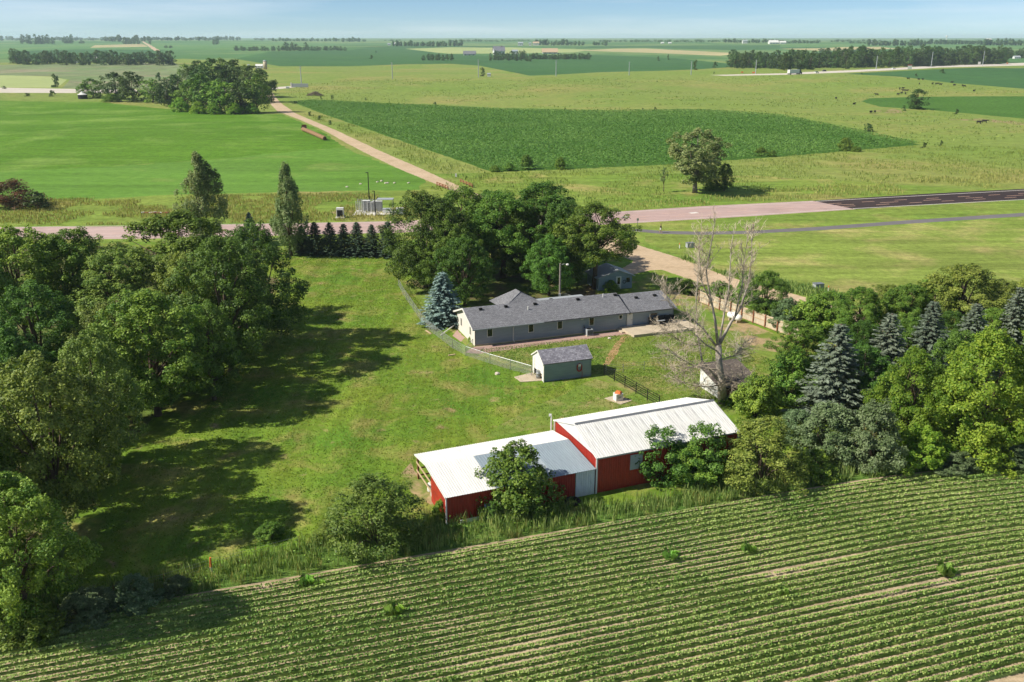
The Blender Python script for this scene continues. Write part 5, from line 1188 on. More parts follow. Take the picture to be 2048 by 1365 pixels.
# pasture tussocks
pw = [G(*q) for q in [(560, 190), (640, 160), (1100, 156), (1420, 156), (1700, 152), (1830, 158), (2100, 190), (1740, 195), (1720, 206), (2100, 250), (2100, 320), (1850, 290), (1560, 230), (1200, 222), (860, 211), (620, 200)]]
x_, y_ = scatter([(p.x, p.y) for p in pw], 16000, 41, lambda x, y, g: vnoise(x, y, 26, 2) > .45)
blades('pasture_tussocks', 'low tussocks of grass over the wide pasture', 'grass', x_, y_, .25, .7, .45, 'tuft', 2, 42, .6)
# corn
for i, (poly, n_, lab) in enumerate([(CELLS['corn_field'][0], 280000, 'dark green corn standing in the wide field right of the gravel road')]):
    g = np.random.default_rng(60 + i); P = np.array(poly); lo, hi = P.min(0), P.max(0)
    x_ = g.uniform(lo[0], hi[0], n_); y_ = g.uniform(lo[1], hi[1], n_); ok = inside(poly, x_, y_); x_, y_ = x_[ok], y_[ok]; n = len(x_)
    u_ = x_ * math.cos(.52) + y_ * math.sin(.52); v_ = -x_ * math.sin(.52) + y_ * math.cos(.52); v_ = np.round(v_ / 1.6) * 1.6 + g.normal(0, .12, n)
    x_, y_ = u_ * math.cos(.52) - v_ * math.sin(.52), u_ * math.sin(.52) + v_ * math.cos(.52)
    a_ = g.uniform(0, 6.283, n)
    V, F = leaves(np.column_stack([x_, y_, tz(x_, y_) + g.uniform(.75, 1.1, n)]), norm(np.column_stack([np.cos(a_) * .7, np.sin(a_) * .7, np.full(n, .8)]) + g.normal(size=(n, 3)) * .25 + [0, 0, .5]), .8, .36, g)
    tag(link('corn_crop', np_mesh('corn_crop', V, F, M['corn'], np.clip(g.normal(.4, .2, n) + (vnoise(x_, y_, 25, 6) - .5) * .4, 0, 1))), lab, 'crop', kind='stuff')
# volunteer corn clumps in the beans
for i, (px, py, s_, lab) in enumerate([(788, 1232, 1., 'tuft of tall corn leaves alone among the soybean rows'), (612, 1170, .8, 'tuft of tall weeds at the soybean edge below the large olive bush'), (640, 1172, .55, 'small tuft beside the tall weeds at the soybean edge'), (1495, 1105, .8, 'dark green weed clump high in the soybean rows'), (1340, 1120, .8, 'dark weed clump among the soybean rows below the big barn'), (1890, 1150, .9, 'weed clump among the soybean rows at the right'), (1565, 1190, .6, 'small weed clump in the middle of the right soybean rows')]):
    P = G(px, py); g = np.random.default_rng(300 + i); n = 46
    t = thing('weed_clump', lab, 'plant', P, 0, 'clumps standing among the soybeans')
    a = g.uniform(0, 6.28, n); r0 = g.uniform(0, .45 * s_, n); h = g.uniform(.4, 1.0, n) * s_
    B = np.column_stack([r0 * np.cos(a), r0 * np.sin(a), np.zeros(n)]); o_ = np.column_stack([np.cos(a), np.sin(a), np.zeros(n)]); sd = np.column_stack([-np.sin(a), np.cos(a), np.zeros(n)]) * .045
    mid = B + o_ * (.15 * s_) + np.column_stack([np.zeros(n), np.zeros(n), h]); tip = mid + o_ * (.35 * s_) + np.column_stack([np.zeros(n), np.zeros(n), -h * .25])
    V = np.stack([B - sd * .5, B + sd * .5, mid + sd, tip, mid - sd], 1).reshape(-1, 3)
    link('leaves', np_mesh('leaves', V, np.arange(5 * n).reshape(n, 5), M['cornstalk'], np.clip(g.normal(.5, .25, n), 0, 1)), t)

# short turf: mown blades over the lawn and yard, in greener and browner patches
M['turf'] = leafmat('turf_blade', S('567822'), S('989a48'), .2, 0)
for nm, poly_px, n_, sd, lab in [('lawn_turf', [(560, 500), (800, 500), (860, 640), (940, 720), (1200, 760), (1340, 820), (1100, 860), (830, 920), (820, 1010), (600, 1110), (330, 1180), (130, 1230), (240, 950), (400, 800), (560, 640)], 220000, 71, 'mown blades of the lawn left of the barns and house'), ('yard_turf', [(950, 700), (1260, 668), (1400, 660), (1480, 690), (1560, 730), (1440, 800), (1320, 800), (1210, 750), (1060, 740)], 70000, 72, 'mown blades of the yard round the small garage')]:
    pw = [G(*q) for q in poly_px]; poly = [(p.x, p.y) for p in pw]
    x_, y_ = scatter(poly, n_, sd, lambda x, y, g: g.uniform(0, 1, len(x)) < .35 + .9 * vnoise(x, y, 2.5, 12) * (.5 + vnoise(x, y, .7, 13)))
    g = np.random.default_rng(sd); n = len(x_); a = g.uniform(0, 6.283, n); w_ = g.uniform(.03, .07, n); h = g.uniform(.05, .13, n)
    B = np.column_stack([x_, y_, np.full(n, .0)]); sdv = np.column_stack([np.cos(a) * w_, np.sin(a) * w_, np.zeros(n)])
    tip = B + np.column_stack([g.normal(0, .05, n), g.normal(0, .05, n), h])
    V = np.stack([B - sdv, B + sdv, tip], 1).reshape(-1, 3)
    t_ = np.clip(g.normal(.35, .25, n) + (vnoise(x_, y_, 3.2, 14) - .5) * .9 + (vnoise(x_, y_, .8, 15) - .5) * .5, 0, 1)
    tag(link(nm, np_mesh(nm, V, np.arange(3 * n).reshape(n, 3), M['turf'], t_)), lab, 'grass', kind='stuff')
# ---------------------------------------------------------------- the dead tree
M['dead_bark'] = pmat('dead_bark', S('a0968a'), .95, .45, 3, .5, 10, stretch=(1, 1, .3))
M['dead_twig'] = pmat('dead_twig', S('b3a590'), .95, .3, 3)
drng = random.Random(5)
DB = G(1446, 806)
def dpt(x, y, dy=0.):
    """photo point on the upright plane through the dead tree, moved dy away from the camera"""
    d = ray(x, y); t_ = (DB.y + dy) / d[1]; return Vector((d[0] * t_, DB.y + dy, CAM_H + d[2] * t_)) - DB
dead = thing('dead_tree', 'tall bare dead tree with pale limbs standing behind the big barn', 'tree', DB)
limb_mb, twig_mb = MB(), MB()
def curve(pts, r0, r1, n=6, mb=None):
    rad = [r0 + (r1 - r0) * (i / (len(pts) - 1)) ** .8 for i in range(len(pts))]
    (mb or limb_mb).tube(pts, rad, n)
def grow(p, d, L, r, lvl, up=.25):
    """a bending branch with its own side twigs"""
    pts = [p]; q = p.copy(); dd = d.normalized(); n = 4
    for i in range(n):
        dd = (dd + Vector((drng.gauss(0, .16), drng.gauss(0, .16), drng.gauss(0, .12) + up * .22))).normalized(); q = q + dd * (L / n); pts.append(q.copy())
    if lvl == 0: limb_mb.tube(pts, [r * (1 - .8 * i / n) for i in range(n + 1)], 5)
    else: twig_mb.tube(pts, [max((.031, .02, .014)[lvl - 1] * (1 - .6 * i / n), r * (1 - .75 * i / n)) for i in range(n + 1)], 4 if lvl == 1 else 3, cap=False)
    if lvl < 3:
        for k in range((6, 5, 3)[lvl]):
            t_ = drng.uniform(.25, 1); i = min(n - 1, int(t_ * n)); b = pts[i].lerp(pts[i + 1], t_ * n - i)
            ax = Vector((drng.gauss(0, 1), drng.gauss(0, 1), drng.gauss(0, .6))).normalized()
            grow(b, (dd * .8 + ax * .75 + Vector((0, 0, up * .5))), L * drng.uniform(.35, .62), r * .45, lvl + 1, up)
trunk_pts = [Vector((0, 0, -.3)), dpt(1443, 760), dpt(1438, 725), dpt(1437, 690)]
MB().tube(trunk_pts, [.55, .42, .36, .32], 10).build('trunk', M['dead_bark'], dead, smooth=True)
limbs = [([(1437, 692), (1462, 645), (1480, 618), (1496, 570), (1504, 510), (1502, 450)], .27, (0, .3, .6, .8, 1, 1)), ([(1436, 692), (1430, 640), (1422, 600), (1412, 545), (1424, 480), (1430, 436)], .24, (0, -.5, -1, -1.2, -1.4, -1.5)),
 ([(1434, 695), (1404, 655), (1372, 628), (1340, 612), (1328, 575)], .2, (0, -.6, -1.2, -1.8, -2)), ([(1440, 765), (1404, 722), (1394, 665), (1392, 605), (1398, 520)], .22, (0, 1, 1.6, 2, 2.2)),
 ([(1438, 690), (1448, 630), (1458, 575), (1462, 505), (1468, 455)], .18, (0, 1, 1.8, 2.2, 2.6)), ([(1438, 705), (1412, 690), (1380, 660), (1352, 645)], .14, (0, -1.5, -2.4, -3)),
 ([(1470, 632), (1484, 575), (1488, 520), (1496, 470)], .12, (.4, -.4, -.8, -1)), ([(1424, 610), (1402, 560), (1398, 500), (1402, 465)], .12, (-1, -1.4, -1.2, -1.2)),
 ([(1440, 740), (1418, 738), (1388, 732), (1352, 712), (1326, 690)], .13, (0, -.8, -1.5, -2, -2.2)), ([(1441, 770), (1415, 775), (1380, 768), (1350, 762)], .12, (0, -1, -1.6, -2)), ([(1442, 775), (1458, 768), (1478, 772), (1490, 760)], .09, (0, -.4, -.8, -1)), ([(1438, 720), (1470, 712), (1488, 690)], .09, (0, .5, 1)), ([(1396, 690), (1372, 690), (1340, 668), (1325, 655)], .1, (1.4, .8, .4, 0)), ([(1404, 725), (1370, 740), (1345, 740)], .09, (1, .4, 0))]
for li, (pp, r0, dys) in enumerate(limbs):
    pts = [dpt(x, y, dy) for (x, y), dy in zip(pp, dys)]
    curve(pts, r0 * .72, r0 * .12, 7)
    low = pp[-1][1] > 630
    nb = 30 if not low else 36
    for k in range(nb):
        t_ = drng.uniform(.22, 1.) * (len(pts) - 1); i = min(int(t_), len(pts) - 2); b = pts[i].lerp(pts[i + 1], t_ - i); dd = (pts[i + 1] - pts[i]).normalized()
        ax = Vector((drng.gauss(0, 1), drng.gauss(0, 1), drng.gauss(0, .5)))
        grow(b, dd * (1.0 if not low else .5) + ax * (.7 if not low else .9) + Vector((0, 0, .35 if not low else -.05)), drng.uniform(.9, 2.0), max(.026, r0 * .14), 1, .35 if not low else .05)
limb_mb.build('limbs', M['dead_bark'], dead, smooth=True)
twig_mb.build('twigs', M['dead_twig'], dead)['kind'] = 'stuff'

# ---------------------------------------------------------------- fences
def chain_mat():
    m, n, l, b = newmat('chain_link')
    b.inputs['Base Color'].default_value = S('a6a7a4'); b.inputs['Roughness'].default_value = .5
    tc = n.new('ShaderNodeTexCoord'); sp = n.new('ShaderNodeSeparateXYZ'); l.new(tc.outputs['Object'], sp.inputs[0])
    outs = []
    for sg in (1, -1):
        a = n.new('ShaderNodeMath'); a.operation = 'MULTIPLY_ADD'; a.inputs[1].default_value = sg; l.new(sp.outputs['Z'], a.inputs[0]); l.new(sp.outputs['X'], a.inputs[2])
        s = n.new('ShaderNodeMath'); s.operation = 'MULTIPLY'; s.inputs[1].default_value = 12; l.new(a.outputs[0], s.inputs[0])
        f = n.new('ShaderNodeMath'); f.operation = 'FRACT'; l.new(s.outputs[0], f.inputs[0])
        c = n.new('ShaderNodeMath'); c.operation = 'LESS_THAN'; c.inputs[1].default_value = .13; l.new(f.outputs[0], c.inputs[0]); outs.append(c.outputs[0])
    mx = n.new('ShaderNodeMath'); mx.operation = 'MAXIMUM'; l.new(outs[0], mx.inputs[0]); l.new(outs[1], mx.inputs[1])
    tr = n.new('ShaderNodeBsdfTransparent'); ms = n.new('ShaderNodeMixShader'); l.new(mx.outputs[0], ms.inputs[0]); l.new(tr.outputs[0], ms.inputs[1]); l.new(b.outputs[0], ms.inputs[2])
    l.new(ms.outputs[0], n['Material Output'].inputs['Surface']); return m
M['chain'] = chain_mat()
def run_fence(name, label, pxs, h, spacing, rails, post_r, pm, rm, rail_r=.025, fabric=None, group=None):
    Pw = [G(*q) for q in pxs]
    t = thing(name, label, 'fence', Pw[0], 0, group)
    for A, B in zip(Pw[:-1], Pw[1:]):
        a, b = A - Pw[0], B - Pw[0]; L = (b - a).length; k = max(1, round(L / spacing))
        for i in range(k + (1 if B is Pw[-1] else 0)):
            p = a.lerp(b, i / k); MB().tube([p + Vector((0, 0, -.1)), p + Vector((0, 0, h))], post_r, 6).build('post', M[pm], t)
        for z in rails: MB().tube([a + Vector((0, 0, z)), b + Vector((0, 0, z))], rail_r, 5).build('rail', M[rm], t)
        if fabric:
            o = link('chain_link', MB().add([(0, 0, .03), (L, 0, .03), (L, 0, h - .04), (0, 0, h - .04)], [(0, 1, 2, 3)]).mesh('chain_link', M['chain']), t, a, math.atan2(b.y - a.y, b.x - a.x)); o['kind'] = 'stuff'
    return t
run_fence('chain_link_fence', 'chain link fence along the lawn left of the house', [(797, 572), (806, 590), (850, 655), (905, 697), (932, 712)], 1.25, 3, (1.22,), .035, 'steel', 'steel', .025, True)
run_fence('chain_link_fence', 'chain link fence running from the house corner to the small garage', [(932, 712), (980, 728), (1063, 752)], 1.25, 3, (1.22,), .035, 'steel', 'steel', .025, True)
run_fence('chain_link_fence', 'short chain link fence between the lawn fence corner and the house gable', [(934, 712), (946, 697)], 1.25, 3, (1.22,), .035, 'steel', 'steel', .025, True)
run_fence('gate', 'chain link gate behind the house beside the utility pole', [(1125, 600), (1155, 612)], 1.2, 2, (.1, 1.18), .035, 'steel', 'steel', .025, True)
run_fence('pipe_fence', 'black pipe rail fence running from the small garage to the barn', [(1208, 751), (1318, 815)], 1.35, 2.1, (.3, .55, .8, 1.05, 1.3), .05, 'dark', 'dark', .03)
run_fence('wire_fence', 'thin wire fence across the back yard right of the small garage', [(1212, 746), (1246, 746), (1288, 741), (1328, 737)], 1.1, 6, (.4, .75, 1.05), .03, 'steel', 'steel', .008)
run_fence('wire_fence', 'sagging wire fence of thin posts along the shaded lawn edge by the crop rows', [(120, 1235), (230, 1196), (330, 1172), (423, 1142), (600, 1095)], 1.0, 3.2, (.4, .7, .95), .025, 'rust_board', 'steel', .006)
run_fence('dog_kennel', 'chain link kennel panel behind the dead tree', [(1445, 735), (1482, 724), (1470, 712)], 1.7, 2.5, (.1, 1.66), .03, 'steel', 'steel', .025, True)
M['fence_wood'] = pmat('fence_wood', S('c2b49c'), .95, .2, 2.5, .4, 16, stretch=(1, 1, .3))
FA, FB = G(1398, 605), G(1606, 684)
t = thing('plank_fence', 'weathered tan plank fence behind the propane tank', 'fence', FA, math.atan2(FB.y - FA.y, FB.x - FA.x))
FL = (FB - FA).length; nb = round(FL / 2.4); pw_ = FL / nb; frng = random.Random(3)
for i in range(nb + 1): MB().box(i * pw_ - .07, i * pw_ + .07, -.16, -.03, -.1, 1.85 + frng.uniform(-.04, .04)).build('post', M['rust_board'], t)
for i in range(nb):
    k = 0
    pan = MB(); npk = 15
    for k in range(npk):
        x0 = i * pw_ + pw_ * k / npk; z1 = 1.72 + frng.uniform(-.04, .05)
        pan.box(x0 + .008, x0 + pw_ / npk - .008, 0 + frng.uniform(-.004, .004), .022, .05, z1)
    pan.build('pickets', M['fence_wood'], t)['kind'] = 'stuff'
    for z in (.1, .85, 1.5): MB().box(i * pw_ + .075, (i + 1) * pw_ - .075, -.06, -.006, z, z + .11).build('rail', M['tan_board'], t)

# ---------------------------------------------------------------- things in the yard
A_ = G(1460, 640); B_ = G(1477, 646)
t = thing('propane_tank', 'white propane tank lying before the plank fence', 'tank', (A_ + B_) / 2, math.atan2(B_.y - A_.y, B_.x - A_.x))
prof = [(0.02, -1.25), (.28, -1.18), (.42, -1.0), (.47, -.75), (.47, .75), (.42, 1.0), (.28, 1.18), (.02, 1.25)]
mb = MB().lathe(prof, 18); mb.v = [(z, x, y + .72) for x, y, z in mb.v]; mb.build('tank_body', M['white_paint'], t, smooth=True)
MB().lathe([(.16, 1.16), (.18, 1.2), (.17, 1.32), (.05, 1.38)], 12).build('valve_dome', M['white_paint'], t)
for x_ in (-.7, .7): MB().box(x_ - .08, x_ + .08, -.35, .35, 0, .32).build('saddle', M['concrete'], t)
P = G(1119, 622); hp = top_of(P, 1120, 527)
t = thing('utility_pole', 'wooden pole with a yard lamp behind the house roof', 'pole', P)
MB().tube([(0, 0, -.2), (0, 0, hp)], [.17, .12], 10).build('pole', M['wood_pole'], t); MB().tube([(0, 0, hp - .25), (.5, -.05, hp - .08), (.9, -.1, hp - .1)], .03, 6).build('lamp_arm', M['steel'], t)
MB().lathe([(.05, .1), (.2, .04), (.22, -.08), (.12, -.16)], 12, (1.0, -.1, hp - .12)).build('lamp_head', M['trim'], t); MB().box(-.16, .16, -.3, -.12, .9, 2.6).build('meter_box', M['trim_grey'], t)
SA = [G(*q) for q in ((1209, 798), (1242, 810), (1264, 802), (1233, 791))]
c_ = sum(SA, Vector()) / 4
tag(MB().slab([(p.x - c_.x, p.y - c_.y) for p in SA], 0, .06).build('slab', M['concrete'], None, c_), 'square concrete slab under the orange-topped box in the yard', 'slab')
P = G(1236, 801); P.z = .06
t = thing('waterer', 'white livestock waterer box with orange top on the yard slab', 'waterer', P, R(22))
MB().box(-.42, .42, -.36, .36, 0, .78).build('body', M['white_paint'], t); MB().lathe([(.45, .78), (.46, .82), (.38, .96), (.2, 1.02), (.02, 1.03)], 4).build('lid', M['orange'], t); MB().box(-.2, .2, -.375, -.361, .3, .5).build('label_plate', M['trim_grey'], t)
def rock(name, P, s, lab, seed, grp=None):
    bm = bmesh.new(); bmesh.ops.create_icosphere(bm, subdivisions=2, radius=s); r_ = random.Random(seed)
    for v in bm.verts: v.co *= r_.uniform(.8, 1.15); v.co.z *= .6
    me = bpy.data.meshes.new(name); bm.to_mesh(me); bm.free(); me.materials.append(M['stone'])
    return tag(link(name, me, None, P + Vector((0, 0, s * .25))), lab, 'rock', grp)
rock('rock', G(994, 749), .3, 'pale rock alone on the lawn left of the garage slab', 1)
rock('rock', G(1219, 678), .25, 'white rock on the grass by the house footpath', 2)
for i, (x, y) in enumerate([(763, 363), (755, 365), (721, 369), (775, 367), (771, 367.5), (789, 367), (694, 375), (817, 367), (1545, 768)]):
    rock('rock', G(x, y), .38 if i < 8 else .3, 'pale boulder in the gully beyond the pink road' if i < 8 else 'pale rock at the lean-to shed corner', 10 + i, 'boulders in the gully' if i < 8 else None)
P = G(423, 1143); t = thing('fence_post', 'rusty orange post with white foot at the shaded lawn edge', 'post', P)
MB().tube([(0, 0, 0), (0, 0, .35)], .1, 8).build('foot', M['white_paint'], t); MB().tube([(0, 0, .35), (.03, 0, 1.15)], [.09, .07], 8).build('shaft', M['orange'], t)
for k, (a_, b_) in enumerate((((852, 662), (862, 669)), ((897, 712), (910, 710)))):
    A_, B_ = G(*a_), G(*b_); tag(MB().box(0, (B_ - A_).length, -.1, .1, 0, .1).build('timber', M['tan_board'], None, A_, math.atan2(B_.y - A_.y, B_.x - A_.x)), ['pale timber lying along the foot of the lawn fence', 'pale timber at the corner of the lawn fence'][k], 'timber')
A_, B_ = G(881, 672), G(912, 656)
pp = thing('drain_pipe', 'white drain pipe running from the house gable to the lawn fence', 'pipe', A_)
MB().tube([(0, 0, .08), ((B_ - A_).x * .5, (B_ - A_).y * .5, .3), ((B_ - A_).x, (B_ - A_).y, .55)], .07, 8).build('pipe_run', M['white_paint'], pp)

# ---------------------------------------------------------------- people on the path
M['skin'] = pmat('skin', S('b98a70'), .6, .05); M['shirt'] = pmat('dark_shirt', S('23262c'), .9, .1); M['shorts'] = pmat('pale_shorts', S('c9c8c4'), .9, .08); M['hair'] = pmat('dark_hair', S('2a211b'), .8, .1)
def person(px, py, label, rz, stride=.22, shorts='shorts'):
    P = G(px, py); t = thing('person', label, 'person', P, rz)
    J = [(0, 0, .95), (0, 0, 1.2), (0, .0, 1.42), (0, -.01, 1.53), (0, -.02, 1.66), (.1, 0, .9), (.11, stride * .6, .5), (.11, stride - .02, .08), (.11, stride - .16, .03), (-.1, 0, .9), (-.11, -stride * .3, .5), (-.11, -stride, .1), (-.11, -stride - .13, .05),
         (.19, 0, 1.40), (.24, -.06, 1.13), (.25, -.2, .92), (-.19, 0, 1.40), (-.24, .06, 1.13), (-.25, -.06, .9)]
    E_ = [(0, 1), (1, 2), (2, 3), (3, 4), (0, 5), (5, 6), (6, 7), (7, 8), (0, 9), (9, 10), (10, 11), (11, 12), (2, 13), (13, 14), (14, 15), (2, 16), (16, 17), (17, 18)]
    rad = [.14, .13, .14, .055, .09, .1, .065, .045, .04, .1, .065, .045, .04, .075, .05, .035, .075, .05, .035]
    me = bpy.data.meshes.new('body'); me.from_pydata(J, E_, [])
    o = link('body', me, t)
    md = o.modifiers.new('skin', 'SKIN'); sv = me.skin_vertices[0].data
    for i, r_ in enumerate(rad): sv[i].radius = (r_, r_ * .85)
    sv[0].use_root = True
    o.modifiers.new('sub', 'SUBSURF').levels = 1; o.modifiers['sub'].render_levels = 1
    me.materials.append(M['skin'])
    MB().lathe([(.05, -.12), (.09, -.06), (.1, .03), (.085, .1), (.03, .14)], 12, (0, -.02, 1.68)).build('head', M['skin'], t, smooth=True)
    MB().lathe([(.095, .02), (.112, .06), (.095, .13), (.03, .16)], 12, (0, .0, 1.68)).build('hair', M['hair'], t, smooth=True)
    s = MB().lathe([(.19, .98), (.17, 1.12), (.2, 1.35), (.17, 1.47), (.08, 1.5)], 12); s.v = [(x * 1.02, y * .78, z) for x, y, z in s.v]
    s.tube([(.17, 0, 1.41), (.23, -.04, 1.2)], [.085, .075], 8); s.tube([(-.17, 0, 1.41), (-.23, .04, 1.2)], [.085, .075], 8); s.build('shirt', M['shirt'], t, smooth=True)
    s = MB(); s.tube([(0, 0, 1.0), (0, 0, .84)], [.18, .17], 10)
    for sg, q in ((1, stride * .6), (-1, -stride * .3)): s.tube([(sg * .1, 0, .92), (sg * .11, q * .9, .52)], [.125, .11], 8)
    s.build('shorts', M[shorts], t, smooth=True)
    return t
person(1321, 466, 'person in dark shirt and pale shorts walking on the paved path', R(75))
person(1505, 463, 'person on the paved path seen behind the tip of the dead tree', R(-80), .2, 'shirt')
# ---------------------------------------------------------------- along and beyond the highway
# fenced utility site by the pink road
def boxthing(name, label, cat, P, rz, parts, group=None):
    t = thing(name, label, cat, P, rz, group)
    for nm, mt, bx in parts: MB().box(*bx).build(nm, M[mt], t)
    return t
SP_, SQ = G(706, 431), G(782, 431)
sw = (SQ - SP_).length
tag(MB().box(0, sw + 1.5, -.2, 5.2, 0, .18).build('slab', M['concrete_white'], None, SP_, 0), 'long white concrete pad beside the pink road', 'slab')
pz = G(681, 436)
t = thing('equipment_cabinet', 'white cabinet with dark door standing left of the white pad', 'cabinet', pz)
MB().box(-1.0, 1.0, -.8, .8, 0, .2).build('base', M['concrete_white'], t)
MB().box(-.75, .75, -.5, .5, .2, 2.2).build('casing', M['white_paint'], t); d_ = MB().box(-.6, .6, -.53, -.503, .35, 1.75).build('door', M['dark'], t); MB().box(.42, .48, -.56, -.532, 1.0, 1.2).build('handle', M['steel'], d_)
tag(MB().slab([(p.x - pz.x, p.y - pz.y) for p in [G(*q) for q in ((660, 425), (675, 431), (706, 433), (707, 420), (690, 418))]], 0, .03).build('gravel_apron', M['worn'], None, pz), kind='structure')
for i, (fx, w_, h_, lab) in enumerate(((.12, 1.6, 2.3, 'first grey metal cabinet inside the fenced utility cage'), (.27, 1.3, 2.0, 'second grey metal cabinet inside the fenced utility cage'), (.4, 2.0, 2.2, 'third and widest grey metal cabinet inside the fenced utility cage'))):
    boxthing('equipment_cabinet', lab, 'cabinet', SP_ + Vector((fx * sw + .6, 3.6, .18)), 0, [('casing', 'trim_grey', (0, w_, 0, .9, 0, h_)), ('door', 'steel', (.1, w_ - .1, -.03, -.003, .15, h_ - .15)), ('roof', 'white_paint', (-.05, w_ + .05, -.06, .95, h_ + .003, h_ + .08))], 'grey cabinets in the utility cage')
t = thing('utility_cage', 'grey wire cage of white posts round the metal cabinets', 'cage', SP_ + Vector((.35 * 1, 2.4, .18)))
cw = sw * .5
for k in range(6):
    for yy in (0, 2.6): MB().box(cw * k / 5 - .05, cw * k / 5 + .05, yy - .05, yy + .05, 0, 2.5).build('post', M['white_paint'], t)
for z in (.05, 2.45):
    for yy in (0, 2.6): MB().box(0, cw, yy - .03, yy + .03, z, z + .06).build('rail', M['steel'], t)
for yy in (0, 2.6):
    o = link('chain_link', MB().add([(0, 0, .1), (cw, 0, .1), (cw, 0, 2.45), (0, 0, 2.45)], [(0, 1, 2, 3)]).mesh('chain_link', M['chain']), t, (0, yy, 0)); o['kind'] = 'stuff'
boxthing('transformer', 'low white transformer box at the right of the white pad', 'transformer', SP_ + Vector((sw * .76, 1.2, .18)), 0, [('casing', 'white_paint', (0, 1.8, 0, 1.4, 0, .9)), ('lid', 'trim_grey', (-.04, 1.84, -.04, 1.44, .903, .97))])
boxthing('shelter', 'open grey shelter behind the utility cage', 'shelter', SP_ + Vector((cw + .6, 4.4, .0)), 0, [('post', 'steel', (0, .1, 0, .1, 0, 2.6)), ('post', 'steel', (3.3, 3.4, 0, .1, 0, 2.6)), ('post', 'steel', (0, .1, 2, 2.1, 0, 2.6)), ('post', 'steel', (3.3, 3.4, 2, 2.1, 0, 2.6)), ('roof', 'trim_grey', (-.1, 3.5, -.1, 2.2, 2.603, 2.72))])
boxthing('equipment_cabinet', 'white cabinet half hidden by the grove at the end of the pad', 'cabinet', SP_ + Vector((sw + 1.1, .2, .18)), 0, [('casing', 'white_paint', (0, 1.6, 0, 1.2, 0, 1.3)), ('door', 'trim_grey', (.2, 1.4, -.03, -.003, .1, 1.2))])
for x, yb, yt, lab in ((739, 411, 345, 'tall black mast behind the fenced utility site'), (751, 432, 382, 'shorter black lamp mast in front of the fenced utility site')):
    P = G(x, yb); h_ = top_of(P, x, yt); t = thing('lamp_mast', lab, 'mast', P)
    MB().tube([(0, 0, 0), (0, 0, .7)], .3, 10).build('footing', M['concrete_white'], t); MB().tube([(0, 0, .7), (0, 0, h_)], [.13, .09], 8).build('mast', M['dark'], t); MB().box(-.5, .1, -.12, .12, h_ - .12, h_).build('lamp_head', M['dark'], t)
# signs, small posts, boxes
def sign(px, yb, yt, w, lab, face='orange', posts=2, cat='sign', board=.55):
    P = G(px, yb); h_ = top_of(P, px, yt); t = thing('road_sign', lab, cat, P)
    for k in range(posts):
        x_ = 0 if posts == 1 else (-w * .35 + k * w * .7); MB().box(x_ - .05, x_ + .05, .0, .1, 0, h_ * .95).build('post', M['steel'], t)
    MB().box(-w / 2, w / 2, -.06, -.003, h_ * (1 - board), h_).build('panel', M[face], t)
    return t
sign(1484, 148, 143.5, 2.2, 'small orange road work sign beside the pale far road, left of two'); sign(1507, 149, 144, 2.4, 'small orange road work sign beside the pale far road, right of two')
t = sign(1819, 140, 131, 4.2, 'red and white banner sign beside the far road', 'white_paint', 2, 'sign', .9); MB().box(-2.1, 2.1, -.1, -.063, 4, 5).build('red_band', M['red_hose'], t)
sign(1958, 131, 124, 3.6, 'pale board sign seen from behind right of the tall far pole', 'trim', 2, 'sign', .75); sign(2014, 130, 125.5, 2., 'small orange sign near the right end of the far road')
sign(1275, 453, 437, .45, 'grey sign post where the path meets the highway', 'steel', 1, 'sign', .3)
for x, yb, yt, fc, lab in ((1656, 586, 572, 'white_paint', 'white marker post with orange cap by the lower gravel road'), (1359, 497, 487, 'white_paint', 'white marker post on the bank above the gravel road')):
    P = G(x, yb); h_ = top_of(P, x, yt); t = thing('marker_post', lab, 'post', P); MB().tube([(0, 0, 0), (0, 0, h_ * .75)], .08, 8).build('shaft', M[fc], t); MB().tube([(0, 0, h_ * .75), (0, 0, h_)], .085, 8).build('cap', M['orange'], t)
for x, y, lab in ((1380, 495, 'grey utility box on the bank left of the dead tree'), (1636, 578, 'dark grey utility box by the lower gravel road')):
    boxthing('utility_box', lab, 'utility box', G(x, y), .2, [('casing', 'trim_grey', (-.7, .7, -.5, .5, 0, .8)), ('lid', 'steel', (-.75, .75, -.55, .55, .803, .9))])
# small bridge rails on the gravel road
for a_, b_, lab in (((921, 366), (945, 376), 'rusty bridge rail on the right side of the gravel road'), ((874, 372), (896, 380), 'rusty bridge rail on the left side of the gravel road')):
    A_, B_ = G(*a_), G(*b_); L = (B_ - A_).length; t = thing('bridge_rail', lab, 'rail', A_, math.atan2(B_.y - A_.y, B_.x - A_.x))
    for k in range(5): MB().box(L * k / 4 - .1, L * k / 4 + .1, -.1, .1, -.2, 1.0).build('post', M['rust_board'], t)
    for z in (.45, .85): MB().box(0, L, -.16, -.1, z, z + .2).build('beam', M['rust_board'], t)
for x, yb, yt, lab in ((912, 357, 350, 'pale blue marker post by the bridge rail'),): 
    P = G(x, yb); t = thing('marker_post', lab, 'post', P); MB().box(-.25, .25, -.03, .03, .4, 1.3).build('plate', M['white_paint'], t); MB().tube([(0, .06, 0), (0, .06, 1.3)], .04, 6).build('shaft', M['steel'], t)
